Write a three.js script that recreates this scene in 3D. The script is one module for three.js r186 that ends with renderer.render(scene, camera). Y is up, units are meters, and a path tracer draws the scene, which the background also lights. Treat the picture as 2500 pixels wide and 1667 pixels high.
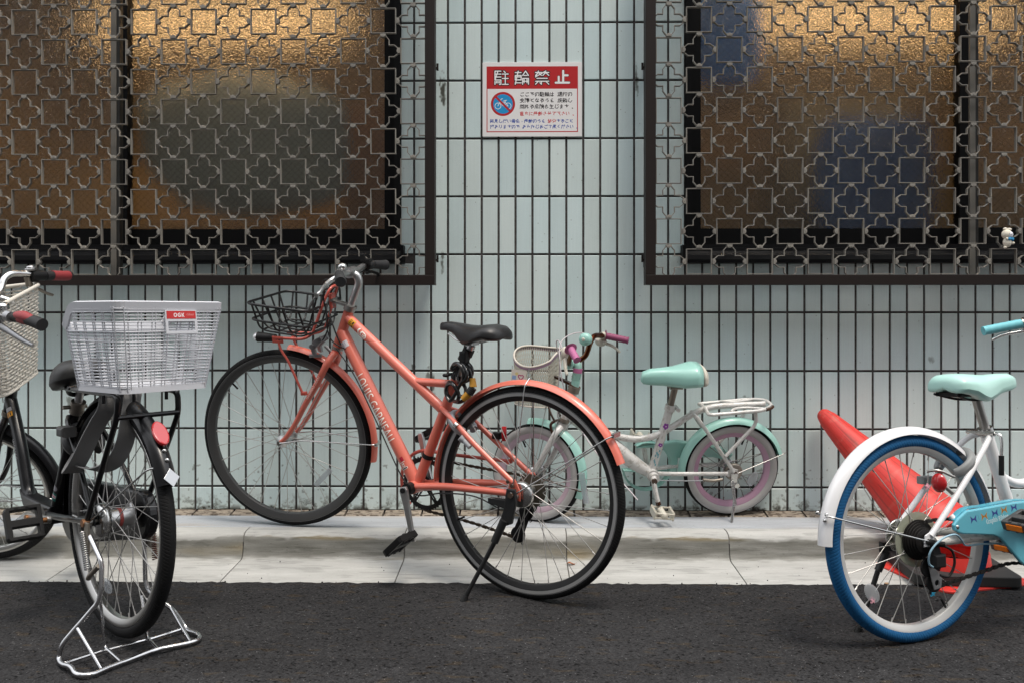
import * as THREE from 'three';
import { RectAreaLightUniformsLib } from 'three/addons/lights/RectAreaLightUniformsLib.js';
import { mergeGeometries } from 'three/addons/utils/BufferGeometryUtils.js';

// ---------------------------------------------------------------- camera, sky, sun, exposure
RectAreaLightUniformsLib.init();
const scene = new THREE.Scene();
const camera = new THREE.PerspectiveCamera(45.43, 2500 / 1667, 0.05, 120);
camera.setViewOffset(2500, 1808, 0, 141, 2500, 1667);          // shift lens: the walls stay upright
camera.position.set(0, 0.92, 3.6);
camera.rotation.set(0, THREE.MathUtils.degToRad(0.73), 0);
scene.add(camera);

const renderer = new THREE.WebGLRenderer({ antialias: true });
renderer.setSize(1024, 682);
renderer.toneMapping = THREE.LinearToneMapping;
renderer.toneMappingExposure = 1.9;
renderer.shadowMap.enabled = true;

{ // overcast sky: three times as bright overhead as at the horizon
  const w = 64, h = 32, d = new Float32Array(w * h * 4);
  for (let j = 0; j < h; j++) {
    const e = Math.sin(((j + 0.5) / h - 0.5) * Math.PI);
    const l = e > 0 ? (1 + 2 * e) / 3 : 0.14;
    for (let i = 0; i < w; i++) d.set([l * 1.24, l * 1.27, l * 1.32, 1], (j * w + i) * 4);
  }
  const sky = new THREE.DataTexture(d, w, h, THREE.RGBAFormat, THREE.FloatType);
  sky.mapping = THREE.EquirectangularReflectionMapping; sky.magFilter = THREE.LinearFilter; sky.needsUpdate = true;
  scene.background = sky; scene.environment = sky;
}
const sun = new THREE.DirectionalLight(0xfff4e6, 1.35);
sun.position.set(1.5, 7.4, 2.5); sun.target.position.set(0, 0.6, 0.3);
sun.castShadow = true; sun.shadow.radius = 30; sun.shadow.mapSize.set(2048, 2048);
Object.assign(sun.shadow.camera, { left: -4, right: 4, top: 4, bottom: -4, near: 0.5, far: 16 });
scene.add(sun, sun.target);

// ---------------------------------------------------------------- helpers
const V = (x, y, z = 0) => new THREE.Vector3(x, y, z);
const RAD = Math.PI / 180;
let seed = 7;
const rnd = () => ((seed = (seed * 1664525 + 1013904223) >>> 0) / 4294967296);
const rr = (a, b) => a + (b - a) * rnd();
function hash(x, y) { let n = (x * 374761393 + y * 668265263) | 0; n = Math.imul(n ^ (n >>> 13), 1274126177); return ((n ^ (n >>> 16)) >>> 0) / 4294967296; }
function noise(x, y, px = 1e9, py = 1e9) {                     // value noise that repeats after px, py
  const xi = Math.floor(x), yi = Math.floor(y), fx = x - xi, fy = y - yi, m = (a, b) => ((a % b) + b) % b;
  const s = fx * fx * (3 - 2 * fx), t = fy * fy * (3 - 2 * fy), x0 = m(xi, px), x1 = m(xi + 1, px), y0 = m(yi, py), y1 = m(yi + 1, py);
  const a = hash(x0, y0), b = hash(x1, y0), c = hash(x0, y1), d = hash(x1, y1);
  return a + (b - a) * s + (c - a) * t + (a - b - c + d) * s * t;
}
const fbm = (x, y, o = 4) => { let v = 0, a = 0.5, n = 0; for (let i = 0; i < o; i++) { v += a * noise(x, y); n += a; a /= 2; x = x * 2.03 + 17; y = y * 2.03 + 5; } return v / n; };
const clamp = (v, a = 0, b = 1) => Math.min(b, Math.max(a, v));
const sm = (a, b, v) => { const t = clamp((v - a) / (b - a)); return t * t * (3 - 2 * t); };
function tex(w, h, fn, srgb = true) {                          // fn(x, y from below, in pixels) -> [r, g, b] 0..255
  const d = new Uint8Array(w * h * 4);
  for (let j = 0; j < h; j++) for (let i = 0; i < w; i++) { const c = fn(i, j); d.set([clamp(c[0], 0, 255), clamp(c[1], 0, 255), clamp(c[2], 0, 255), 255], (j * w + i) * 4); }
  const t = new THREE.DataTexture(d, w, h, THREE.RGBAFormat);
  t.wrapS = t.wrapT = THREE.RepeatWrapping; t.magFilter = THREE.LinearFilter; t.minFilter = THREE.LinearMipmapLinearFilter; t.generateMipmaps = true;
  if (srgb) t.colorSpace = THREE.SRGBColorSpace;
  t.needsUpdate = true; return t;
}
function canvasTex(w, h, draw, wrap = false) {
  const c = document.createElement('canvas'); c.width = w; c.height = h; draw(c.getContext('2d'), w, h);
  const t = new THREE.CanvasTexture(c); t.colorSpace = THREE.SRGBColorSpace; t.magFilter = THREE.LinearFilter;
  if (wrap) t.wrapS = t.wrapT = THREE.RepeatWrapping;
  return t;
}
const lin = (r, g, b) => new THREE.Color().setRGB(r, g, b);
function mat(color, roughness = 0.5, metalness = 0, more = {}) {
  const c = Array.isArray(color) ? lin(...color) : new THREE.Color(color);
  return new THREE.MeshPhysicalMaterial({ color: c, roughness, metalness, side: THREE.DoubleSide, ...more });
}
const taken = {};
function numbered(n) { const k = taken[n] = (taken[n] ?? -1) + 1; return k ? `${n}_${String(k).padStart(3, '0')}` : n; }
function tag(o, label, category, group, kind) { Object.assign(o.userData, { label, category }); if (group) o.userData.group = group; if (kind) o.userData.kind = kind; return o; }
function thing(name, label, category, [x, y, z] = [0, 0, 0], turn = 0, lean = 0, group) {
  const o = new THREE.Group(); o.name = numbered(name); o.position.set(x, y, z); o.rotation.order = 'YXZ'; o.rotation.set(lean * RAD, turn * RAD, 0);
  scene.add(o); return tag(o, label, category, group);
}
function add(parent, name, geo, material, label) {
  const g = Array.isArray(geo) ? merge(geo) : geo;
  const m = new THREE.Mesh(g, material); m.castShadow = m.receiveShadow = true;
  m.name = parent === scene ? numbered(name) : name;
  if (label) m.userData.label = label;
  parent.add(m); return m;
}
function struct(name, geo, material) { const m = add(scene, name, geo, material); m.userData.kind = 'structure'; return m; }
function merge(list) {
  const l = list.flat(9).filter(Boolean).map((g) => { const q = g.index ? g.toNonIndexed() : g; for (const k of Object.keys(q.attributes)) if (!['position', 'normal', 'uv'].includes(k)) q.deleteAttribute(k); return q; });
  return l.length === 1 ? l[0] : mergeGeometries(l, false);
}
const at = (g, x, y, z) => (g.translate(x, y, z), g);
function smooth(pts, n = 12, closed = false) { return new THREE.CatmullRomCurve3(pts, closed, 'centripetal').getPoints(n * (pts.length - (closed ? 0 : 1))).slice(0, closed ? -1 : undefined); }
function round(pts, rad = 0.02, n = 5, closed = false) {       // a polyline with rounded corners
  const out = [], L = pts.length;
  for (let i = 0; i < L; i++) {
    if (!closed && (i === 0 || i === L - 1)) { out.push(pts[i].clone()); continue; }
    const p = pts[i], a = pts[(i - 1 + L) % L].clone().sub(p), b = pts[(i + 1) % L].clone().sub(p);
    const d = Math.min(rad, a.length() * 0.48, b.length() * 0.48), A = p.clone().addScaledVector(a.normalize(), d), B = p.clone().addScaledVector(b.normalize(), d);
    for (let k = 0; k <= n; k++) { const t = k / n; out.push(A.clone().multiplyScalar((1 - t) * (1 - t)).addScaledVector(p, 2 * t * (1 - t)).addScaledVector(B, t * t)); }
  }
  return out;
}
// a tube along points; r: number or (t) => radius or [across, up] for a flat section
function sweep(P, r, seg = 8, closed = false, sect = null) {
  const n = P.length, T = [], pos = [], uv = [], idx = [];
  for (let i = 0; i < n; i++) { const a = P[closed ? (i - 1 + n) % n : Math.max(0, i - 1)], b = P[closed ? (i + 1) % n : Math.min(n - 1, i + 1)]; T.push(b.clone().sub(a).normalize()); }
  let N = Math.abs(T[0].y) < 0.9 ? V(0, 1, 0) : V(1, 0, 0); N.addScaledVector(T[0], -N.dot(T[0])).normalize();
  const Ns = [N.clone()];
  for (let i = 1; i < n; i++) { N = N.clone().addScaledVector(T[i], -N.dot(T[i])).normalize(); Ns.push(N.clone()); }
  if (closed) {                                               // spread the twist over the loop
    const back = Ns[n - 1].clone().addScaledVector(T[0], -Ns[n - 1].dot(T[0])).normalize();
    let ang = Math.atan2(back.clone().cross(Ns[0]).dot(T[0]), back.dot(Ns[0]));
    for (let i = 0; i < n; i++) Ns[i].applyAxisAngle(T[i], ang * i / n);
  }
  let len = 0; const S = sect ?? Array.from({ length: seg }, (_, k) => [Math.cos(k / seg * 2 * Math.PI), Math.sin(k / seg * 2 * Math.PI)]), m = S.length;
  const rings = closed ? n + 1 : n;
  for (let i = 0; i < rings; i++) {
    const q = i % n, t = i / (rings - 1), R = typeof r === 'function' ? r(t) : r, B = T[q].clone().cross(Ns[q]);
    if (i) len += P[q].distanceTo(P[(i - 1) % n]);
    for (let k = 0; k <= m; k++) { const s = S[k % m]; const p = P[q].clone().addScaledVector(Ns[q], s[0] * R).addScaledVector(B, s[1] * R); pos.push(p.x, p.y, p.z); uv.push(len, k / m); }
  }
  for (let i = 0; i < rings - 1; i++) for (let k = 0; k < m; k++) { const a = i * (m + 1) + k, b = a + m + 1; idx.push(a, a + 1, b, b, a + 1, b + 1); }
  if (!closed) for (const [i, flip] of [[0, 1], [n - 1, 0]]) {
    const c = pos.length / 3; pos.push(P[i].x, P[i].y, P[i].z); uv.push(0, 0);
    const base = pos.length / 3; for (let k = 0; k <= m; k++) { const o = (i * (m + 1) + k) * 3; pos.push(pos[o], pos[o + 1], pos[o + 2]); uv.push(0, 0); }
    for (let k = 0; k < m; k++) flip ? idx.push(c, base + k + 1, base + k) : idx.push(c, base + k, base + k + 1);
  }
  const g = new THREE.BufferGeometry(); g.setAttribute('position', new THREE.Float32BufferAttribute(pos, 3)); g.setAttribute('uv', new THREE.Float32BufferAttribute(uv, 2)); g.setIndex(idx);
  g.computeVertexNormals(); return sect ? flatten(g) : g;
}
function flatten(g) { const q = g.index ? g.toNonIndexed() : g; q.computeVertexNormals(); return q; }
const bar = (a, b, r, seg = 8) => sweep([a, b], typeof r === 'number' ? r : (t) => r[0] + (r[1] - r[0]) * t, seg);
const tubeS = (pts, r, seg = 8, n = 8) => sweep(smooth(pts, n), r, seg);
const tubeR = (pts, r, rad = 0.02, seg = 8, closed = false) => sweep(round(pts, rad, 5, closed), r, seg, closed);
// a section [[radius, z], ...] turned about the z axis from angle a0 to a1
function turned(sect, seg = 64, a0 = 0, a1 = 2 * Math.PI, loop = true, crease = false) {
  const full = Math.abs(a1 - a0 - 2 * Math.PI) < 1e-6, m = sect.length, pos = [], uv = [], idx = [], K = loop ? m : m - 1;
  const cum = [0]; for (let k = 0; k < K; k++) cum.push(cum[k] + Math.hypot(sect[(k + 1) % m][0] - sect[k][0], sect[(k + 1) % m][1] - sect[k][1]));
  const R = Math.max(...sect.map((s) => s[0]));
  for (let i = 0; i <= seg; i++) { const a = a0 + (a1 - a0) * i / seg; for (let k = 0; k <= K; k++) { const s = sect[k % m]; pos.push(s[0] * Math.cos(a), s[0] * Math.sin(a), s[1]); uv.push((a - a0) * R, cum[k]); } }
  for (let i = 0; i < seg; i++) for (let k = 0; k < K; k++) { const a = i * (K + 1) + k, b = a + K + 1; idx.push(a, b, a + 1, a + 1, b, b + 1); }
  if (!full && loop) for (const i of [0, seg]) { const b0 = pos.length / 3; for (let k = 0; k < m; k++) { const o = (i * (K + 1) + k) * 3; pos.push(pos[o], pos[o + 1], pos[o + 2]); uv.push(0, 0); } for (let k = 1; k < m - 1; k++) i ? idx.push(b0, b0 + k, b0 + k + 1) : idx.push(b0, b0 + k + 1, b0 + k); }
  const g = new THREE.BufferGeometry(); g.setAttribute('position', new THREE.Float32BufferAttribute(pos, 3)); g.setAttribute('uv', new THREE.Float32BufferAttribute(uv, 2)); g.setIndex(idx);
  g.computeVertexNormals();
  return crease ? flatten(g) : g;
}
const ringSect = (R, r, n = 12, wide = 1) => Array.from({ length: n }, (_, k) => { const a = k / n * 2 * Math.PI; return [R + r * Math.cos(a), r * wide * Math.sin(a)]; });
// closed rings of points joined into a skin, with both ends closed
function loft(rings) {
  const m = rings[0].length, n = rings.length, pos = [], uv = [], idx = [];
  rings.forEach((R, i) => { for (let k = 0; k <= m; k++) { const p = R[k % m]; pos.push(p.x, p.y, p.z); uv.push(i / (n - 1), k / m); } });
  for (let i = 0; i < n - 1; i++) for (let k = 0; k < m; k++) { const a = i * (m + 1) + k, b = a + m + 1; idx.push(a, a + 1, b, b, a + 1, b + 1); }
  for (const i of [0, n - 1]) { const c = rings[i].reduce((s, p) => s.add(p), V(0, 0, 0)).divideScalar(m); const b0 = pos.length / 3; pos.push(c.x, c.y, c.z); uv.push(0, 0); for (let k = 0; k < m; k++) { const j = i * (m + 1) + k; i ? idx.push(b0, j, j + 1) : idx.push(b0, j + 1, j); } }
  const g = new THREE.BufferGeometry(); g.setAttribute('position', new THREE.Float32BufferAttribute(pos, 3)); g.setAttribute('uv', new THREE.Float32BufferAttribute(uv, 2)); g.setIndex(idx); g.computeVertexNormals(); return g;
}
function box(w, h, d, x = 0, y = 0, z = 0, c = 0) {            // c: chamfer on the front-facing outline
  let g;
  if (c) {
    const s = new THREE.Shape(); const a = w / 2 - c, b = h / 2 - c;
    s.moveTo(-a, -b); s.lineTo(a, -b); s.lineTo(a, b); s.lineTo(-a, b); s.closePath();
    g = new THREE.ExtrudeGeometry(s, { depth: d - 2 * c, bevelEnabled: true, bevelThickness: c, bevelSize: c, bevelSegments: 2 }); g.translate(0, 0, -d / 2 + c);
  } else g = new THREE.BoxGeometry(w, h, d);
  g.translate(x, y, z); return g;
}
function shapeOf(pts, holes = []) { const s = new THREE.Shape(pts.map(([x, y]) => new THREE.Vector2(x, y))); for (const h of holes) s.holes.push(new THREE.Path(h.map(([x, y]) => new THREE.Vector2(x, y)))); return s; }
function plate(pts, d, z = 0, holes = [], bev = 0.0012, curveSegments = 12) {
  const g = new THREE.ExtrudeGeometry(pts instanceof THREE.Shape ? pts : shapeOf(pts, holes), { depth: Math.max(1e-4, d - 2 * bev), bevelEnabled: bev > 0, bevelThickness: bev, bevelSize: bev, bevelOffset: -bev, bevelSegments: 2, curveSegments });
  g.translate(0, 0, z + bev); return g;
}
const circlePts = (x, y, r, n = 24) => Array.from({ length: n }, (_, k) => [x + r * Math.cos(k / n * 2 * Math.PI), y + r * Math.sin(k / n * 2 * Math.PI)]);
function disc(a, b, r, seg = 20) { return sweep([a, b], r, seg); }   // a short cylinder
const ball = (r, x, y, z, sx = 1, sy = 1, sz = 1, n = 14) => { const g = new THREE.SphereGeometry(r, n + 4, n); g.scale(sx, sy, sz); g.translate(x, y, z); return g; };
// ---------------------------------------------------------------- the tiled wall
const PX = 0.069, PY = 0.236, JT = 0.009, X0 = -0.0317, Y0 = 0.92;       // tile module, joint, a joint crossing
const WX0 = -2.75, WX1 = 2.75, WTOP = 2.75, WBOT = 0.115;
const OPEN = [[-2.6, -0.5, 1.12, 2.62], [0.657, 2.6, 1.12, 2.62]];        // window openings x0 x1 y0 y1
const wallW = WX1 - WX0;
const marks = [[-0.385, 0.655, 0.012, 0.03, 0.5], [-0.37, 0.62, 0.008, 0.05, 0.6], [-0.42, 0.6, 0.02, 0.012, 0.3], [-1.83, 0.6, 0.006, 0.03, 0.5], [-1.86, 0.56, 0.01, 0.02, 0.45], [-1.22, 0.63, 0.01, 0.04, 0.35],
  [-0.45, 0.7, 0.007, 0.012, 0.6], [1.65, 0.73, 0.012, 0.01, 0.3], [0.9, 0.58, 0.012, 0.006, 0.35], [-0.328, 1.83, 0.01, 0.05, 0.8], [-0.33, 1.13, 0.006, 0.04, 0.6], [0.46, 1.87, 0.008, 0.05, 0.7], [0.1, 0.78, 0.03, 0.01, 0.12], [-1.27, 0.86, 0.012, 0.007, 0.5], [0.28, 0.82, 0.014, 0.008, 0.2]];
const tileMap = tex(2048, 1024, (i, j) => {
  const x = WX0 + (i + 0.5) / 2048 * wallW, y = (j + 0.5) / 1024 * WTOP;
  const cx = Math.floor((x - X0) / PX), cy = Math.floor((y - Y0) / PY);
  const tone = (hash(cx + 500, cy + 90) - 0.5) * 11, warm = (hash(cx + 80, cy + 700) - 0.5) * 5;
  const streak = (noise(x * 420, y * 9) - 0.5) * 5 + (fbm(x * 9, y * 5, 3) - 0.5) * 9, grain = (hash(i, j) - 0.5) * 4;
  let v = tone + streak + grain, dirt = 0;
  // black moss specks and splashed dirt in the lowest tiles
  const low = sm(0.2, 0.12, y) * sm(0.53, 0.66, fbm(x * 40, y * 40, 4)) * (noise(x * 300, y * 240) > 0.45 ? 1 : 0.35) * 0.5
    + sm(0.142, 0.118, y) * sm(0.42, 0.64, fbm(x * 34 + 9, y * 60, 3)) * 0.65;
  dirt = Math.max(dirt, low);
  if (y < 0.3 && fbm(x * 60, y * 60, 2) > 0.8) dirt = Math.max(dirt, 0.3);
  if (hash(i + 31, j + 77) > 0.9996) dirt = Math.max(dirt, 0.5);
  for (const [mx, my, sx, sy, k] of marks) { const q = Math.hypot((x - mx) / sx, (y - my) / sy); if (q < 1.6) dirt = Math.max(dirt, k * sm(1.5, 0.2, q + (fbm(x * 120, y * 60, 2) - 0.5) * 2.2)); }
  dirt = clamp(dirt);
  const r = 205 + v + warm, g = 220 + v, b = 219 + v - warm * 0.6;
  return [r + (46 - r) * dirt, g + (44 - g) * dirt, b + (36 - b) * dirt];
});
const tileRough = tex(512, 512, (i, j) => { const v = 96 + (fbm(i / 40, j / 70, 3) - 0.5) * 70 + (hash(i, j) - 0.5) * 26; return [v, v, v]; }, false);
const tileBump = tex(512, 512, (i, j) => { const v = 128 + (noise(i / 16, j / 52, 32, 1e9) - 0.5) * 70 + (hash(i, j) - 0.5) * 30; return [v, v, v]; }, false);
tileBump.repeat.set(8, 4); tileRough.repeat.set(5, 3);
const M_tile = mat([1, 1, 1], 1, 0, { map: tileMap, roughnessMap: tileRough, bumpMap: tileBump, bumpScale: 0.0007, specularIntensity: 0.8 });
const groutMap = tex(256, 256, (i, j) => { const v = 68 + (fbm(i / 9, j / 9, 3) - 0.5) * 40 + (hash(i, j) - 0.5) * 22; return [v + 3, v - 1, v - 2]; });
groutMap.repeat.set(3, 3);
const M_grout = mat([1, 1, 1], 0.95, 0, { map: groutMap });
const wall = thing('tiled_wall', 'pale blue-grey tiled building wall with dark joints behind the bicycles', 'wall'); wall.userData.kind = 'thing';
{
  const boxes = [], Z = -0.005, D = 0.25, piece = (x0, x1, y0, y1) => { const g = new THREE.BoxGeometry(x1 - x0, y1 - y0, D); g.translate((x0 + x1) / 2, (y0 + y1) / 2, Z - D / 2); boxes.push(g); };
  piece(WX0, WX1, -0.3, 1.12); piece(WX0, OPEN[0][0], 1.12, 2.62); piece(OPEN[0][1], OPEN[1][0], 1.12, 2.62); piece(OPEN[1][1], WX1, 1.12, 2.62); piece(WX0, WX1, 2.62, WTOP);
  for (const g of boxes) { const p = g.attributes.position, u = g.attributes.uv; for (let i = 0; i < p.count; i++) u.setXY(i, p.getX(i), p.getY(i)); }
  add(wall, 'mortar_bed', boxes, M_grout);
}
function tileGeo(x0, x1, y0, y1, z = 0) {
  const c = 0.0016, b = -0.006, P = [], U = [], quad = (a, b2, c2, d) => { for (const v of [a, b2, c2, a, c2, d]) { P.push(...v); U.push((v[0] - WX0) / wallW, v[1] / WTOP); } };
  const F = [[x0 + c, y0 + c, z], [x1 - c, y0 + c, z], [x1 - c, y1 - c, z], [x0 + c, y1 - c, z]], E = [[x0, y0, z - c], [x1, y0, z - c], [x1, y1, z - c], [x0, y1, z - c]], K = E.map((e) => [e[0], e[1], b]);
  quad(...F); for (let k = 0; k < 4; k++) { const n = (k + 1) % 4; quad(E[k], E[n], F[n], F[k]); quad(K[k], K[n], E[n], E[k]); }
  const g = new THREE.BufferGeometry(); g.setAttribute('position', new THREE.Float32BufferAttribute(P, 3)); g.setAttribute('uv', new THREE.Float32BufferAttribute(U, 2)); g.computeVertexNormals(); return g;
}
{
  const list = [];
  for (let cx = Math.ceil((WX0 - X0) / PX); cx < Math.floor((WX1 - X0) / PX); cx++) for (let cy = -4; cy < 8; cy++) {
    let x0 = X0 + cx * PX + JT / 2, x1 = x0 + PX - JT, y0 = Y0 + cy * PY + JT / 2, y1 = y0 + PY - JT;
    y0 = Math.max(y0, WBOT + 0.003); y1 = Math.min(y1, WTOP);
    for (const [a, b, c, d] of OPEN) if (x1 > a && x0 < b && y1 > c && y0 < d) {
      if (y0 < c) y1 = Math.min(y1, c - 0.002); else if (y1 > d) y0 = Math.max(y0, d + 0.002); else if (x0 < a) x1 = Math.min(x1, a - 0.002); else if (x1 > b) x0 = Math.max(x0, b + 0.002); else x1 = x0;
    }
    if (x1 - x0 < 0.008 || y1 - y0 < 0.008) continue;
    const vx0 = Math.max(x0, -2.12), vx1 = Math.min(x1, 2.05), vy1 = Math.min(y1, 2.19);
    let seen = Math.max(0, vx1 - vx0) * Math.max(0, vy1 - y0);
    if (y0 > 1.05 && (x0 < -0.4 || x1 > 0.53)) seen *= 0.3; else if (y1 > 1.1 && (x0 < -0.4 || x1 > 0.53)) seen *= 0.5;   // behind the window grilles
    list.push({ seen, g: tileGeo(x0, x1, y0, y1, rr(-0.0006, 0.0006)) });
  }
  list.sort((a, b) => b.seen - a.seen);
  list.slice(0, 300).forEach((t, i) => { add(wall, i ? `tile_${String(i).padStart(3, '0')}` : 'tile', t.g, M_tile); });
  add(wall, 'tile_field', list.slice(300).map((t) => t.g), M_tile).userData.kind = 'stuff';
}

// ---------------------------------------------------------------- ground: stone strip, mortar ledge, kerb and gutter, road
const slabMap = tex(512, 256, (i, j) => { const n = fbm(i / 22, j / 14, 4), d = sm(0.5, 0.66, fbm(i / 13 + 40, j / 7, 4)) * (hash(i, j) > 0.3 ? 1 : 0.5); const v = 168 + (n - 0.5) * 60 + (hash(i + 3, j) - 0.5) * 16; return [v + (64 - v) * d * 0.75, v * 0.93 + (52 - v * 0.93) * d * 0.75, v * 0.84 + (42 - v * 0.84) * d * 0.75]; });
const M_strip = mat([0.72, 0.72, 0.72], 0.9, 0, { map: slabMap });
const M_joint = mat([0.07, 0.06, 0.055], 0.95);
const strip = struct('stone_strip', (() => { const g = new THREE.BoxGeometry(5.6, 0.06, 0.062); g.translate(0, 0.069, 0.0285); return g; })(), M_joint);
for (let k = -10; k < 26; k++) {
  const x0 = -1.18 + 0.154 * k + 0.004, x1 = x0 + 0.146; if (x0 < -2.75 || x1 > 2.75) continue;
  const s = shapeOf([[0.0, 0.03], [0.0605, 0.03], [0.0605, 0.1045], [0.056, 0.108], [0.0, 0.1165]]);
  const g = new THREE.ExtrudeGeometry(s, { depth: x1 - x0, bevelEnabled: false }); g.rotateY(-Math.PI / 2); g.translate(x1, 0, 0);
  const p = g.attributes.position, u = g.attributes.uv; for (let i = 0; i < p.count; i++) u.setXY(i, p.getX(i) * 1.7 + k * 0.13, p.getZ(i) * 4 + p.getY(i) * 4);
  add(strip, k === -10 ? 'stone' : `stone_${String(k + 30).padStart(3, '0')}`, g, M_strip);
}
const concrete = (tone, k, lines) => tex(1024, 512, (i, j) => {
  const x = i / 190, y = j / 95;
  let v = tone + (fbm(x * 1.7, y * 1.9, 5) - 0.5) * k + (fbm(x * 11, y * 14 + 4, 3) - 0.5) * 14 + (hash(i, j) - 0.5) * 10;
  const scr = sm(0.68, 0.76, fbm(x * 2.6 + 60, y * 16 + x * 2.7, 3)) * lines; v -= scr * 22;
  v -= sm(0.56, 0.72, fbm(x * 4 + 12, y * 5 + 70, 4)) * lines * 26;
  if (fbm(i / 2.6, j / 2.6, 2) > 0.86) v -= 50;
  const ochre = sm(0.58, 0.75, fbm(x * 0.9 + 31, y * 1.3 + 8, 3)) * 14;
  return [v + ochre * 0.3, v - ochre * 0.35, v - 3 - ochre];
});
const M_mortar = mat([0.6, 0.635, 0.7], 0.9, 0, { map: concrete(208, 26, 0.3) });
const kerbMap = tex(1024, 512, (i, j) => {                     // v runs from the back of the kerb top over its nose and face to the road edge
  const x = i / 150, v = j / 512, y = v * 5;
  let t = 210 + (fbm(x * 1.7, y * 1.9, 5) - 0.5) * 30 + (fbm(x * 11, y * 14 + 4, 3) - 0.5) * 14 + (hash(i, j) - 0.5) * 10;
  // splashed road dirt clinging to the face, ragged along its upper edge
  const edge = (fbm(x * 3.5, 7, 4) - 0.5) * 0.09, band = sm(0.205 + edge, 0.235 + edge, v + (fbm(x * 14, y * 9, 2) - 0.5) * 0.035) * sm(0.46, 0.38, v + (fbm(x * 12 + 40, y * 8, 2) - 0.5) * 0.06);
  const dirt = band * (0.35 + 0.65 * fbm(x * 5 + 3, y * 6, 4)), ochre = band * sm(0.5, 0.72, fbm(x * 1.1 + 9, y * 1.2 + 3, 3)) * 30;
  t -= dirt * 84; t -= sm(0.66, 0.76, fbm(x * 2.6 + 60, y * 16 + x * 2.7, 3)) * (v > 0.45 ? 16 : 6) + sm(0.6, 0.72, fbm(x * 5 + 12, y * 5 + 70, 4)) * 18;
  if (fbm(i / 2.6, j / 2.6, 2) > 0.88) t -= 50;
  return [t + ochre * 0.15, t - ochre * 0.2 - dirt, t - 4 - ochre * 0.8 - dirt * 5];
});
const M_kerb = mat([0.66, 0.66, 0.66], 0.92, 0, { map: kerbMap, bumpMap: tex(512, 512, (i, j) => { const v = 128 + (fbm(i / 5, j / 5, 3) - 0.5) * 120; return [v, v, v]; }, false), bumpScale: 0.0012 });
function profileRun(prof, x0, x1, uoff) {                       // [z, y] outline run along x
  const g = new THREE.ExtrudeGeometry(shapeOf(prof), { depth: x1 - x0, bevelEnabled: false }); g.rotateY(-Math.PI / 2); g.translate(x1, 0, 0);
  const q = g, p = q.attributes.position, u = q.attributes.uv;
  for (let i = 0; i < p.count; i++) u.setXY(i, p.getX(i) * 0.28 + uoff, (p.getZ(i) - p.getY(i) * 1.2 - 0.1) / 0.55);
  return q;
}
struct('mortar_ledge', profileRun([[0.0615, -0.1], [0.2275, -0.1], [0.2275, 0.1], [0.224, 0.1033], [0.13, 0.1048], [0.0615, 0.1055]], -2.75, 2.75, 0), M_mortar);
{
  const prof = [[0.2335, -0.15], [0.2335, 0.099], [0.2365, 0.1025]];
  const spline = new THREE.SplineCurve([[0.25, 0.1045], [0.288, 0.1035], [0.311, 0.099], [0.3235, 0.0895], [0.329, 0.077], [0.331, 0.06], [0.3335, 0.042], [0.338, 0.026], [0.347, 0.0145], [0.364, 0.0095], [0.39, 0.0085]].map(([a, b]) => new THREE.Vector2(a, b))).getPoints(30);
  for (const p of spline) prof.push([p.x, p.y]);
  prof.push([0.5, 0.003], [0.632, -0.004], [0.632, -0.15]);
  const kerb = struct('kerb', (() => { const g = new THREE.BoxGeometry(5.5, 0.1, 0.3); g.translate(0, -0.11, 0.42); return g; })(), M_joint);
  for (let k = 0; k < 9; k++) {
    const x0 = -2.84 + 0.6 * k + 0.0022, x1 = x0 + 0.5956;
    add(kerb, k ? `kerb_block_${String(k).padStart(3, '0')}` : 'kerb_block', profileRun(prof, x0, x1, k * 0.31 + 0.1), M_kerb);
    if (k) { // the mortar in the joint, a little below the blocks
      const pj = prof.map(([z, y]) => [z - (z > 0.33 && z < 0.36 ? 0.004 : 0) , y - 0.0035]); add(kerb, 'joint_mortar', profileRun(pj, x0 - 0.0049, x0 + 0.0005, 0.4), M_jointMortar());
    }
  }
}
function M_jointMortar() { return M_jointMortar.m ??= mat([0.13, 0.125, 0.115], 0.95); }
const roadMap = tex(1024, 1024, (i, j) => {
  const g1 = noise(i / 2.3, j / 2.3), g2 = noise(i / 5 + 90, j / 5), big = fbm(i / 190, j / 130, 3);
  let v = 46 + (g1 - 0.5) * 18 + (g2 - 0.5) * 15 + (big - 0.5) * 14 + (hash(i, j) - 0.5) * 14;
  const pit = noise(i / 4.2 + 11, j / 3.4 + 60) * 0.6 + noise(i / 8 + 31, j / 6) * 0.4; if (pit > 0.66) v -= (pit - 0.66) * 210;
  const pale = hash(Math.floor(i / 2) + 9, Math.floor(j / 2) + 4); if (pale > 0.9975) v += 70; else if (pale > 0.992) v += 26;
  const rust = sm(0.66, 0.8, fbm(i / 46 + 7, j / 16 + 3, 3)) * 9;
  return [v + rust, v - 0.5 + rust * 0.45, v + 0.5 - rust * 0.3];
});
const roadBump = tex(1024, 1024, (i, j) => { const v = 255 * clamp(0.15 + 0.75 * Math.max(noise(i / 3.4, j / 3.4), noise(i / 5.2 + 50, j / 5.2)) + (hash(i, j) - 0.5) * 0.15); return [v, v, v]; }, false);
const M_road = mat([1, 1, 1], 0.9, 0, { map: roadMap, bumpMap: roadBump, bumpScale: 0.0035, specularIntensity: 0.3 });
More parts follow.
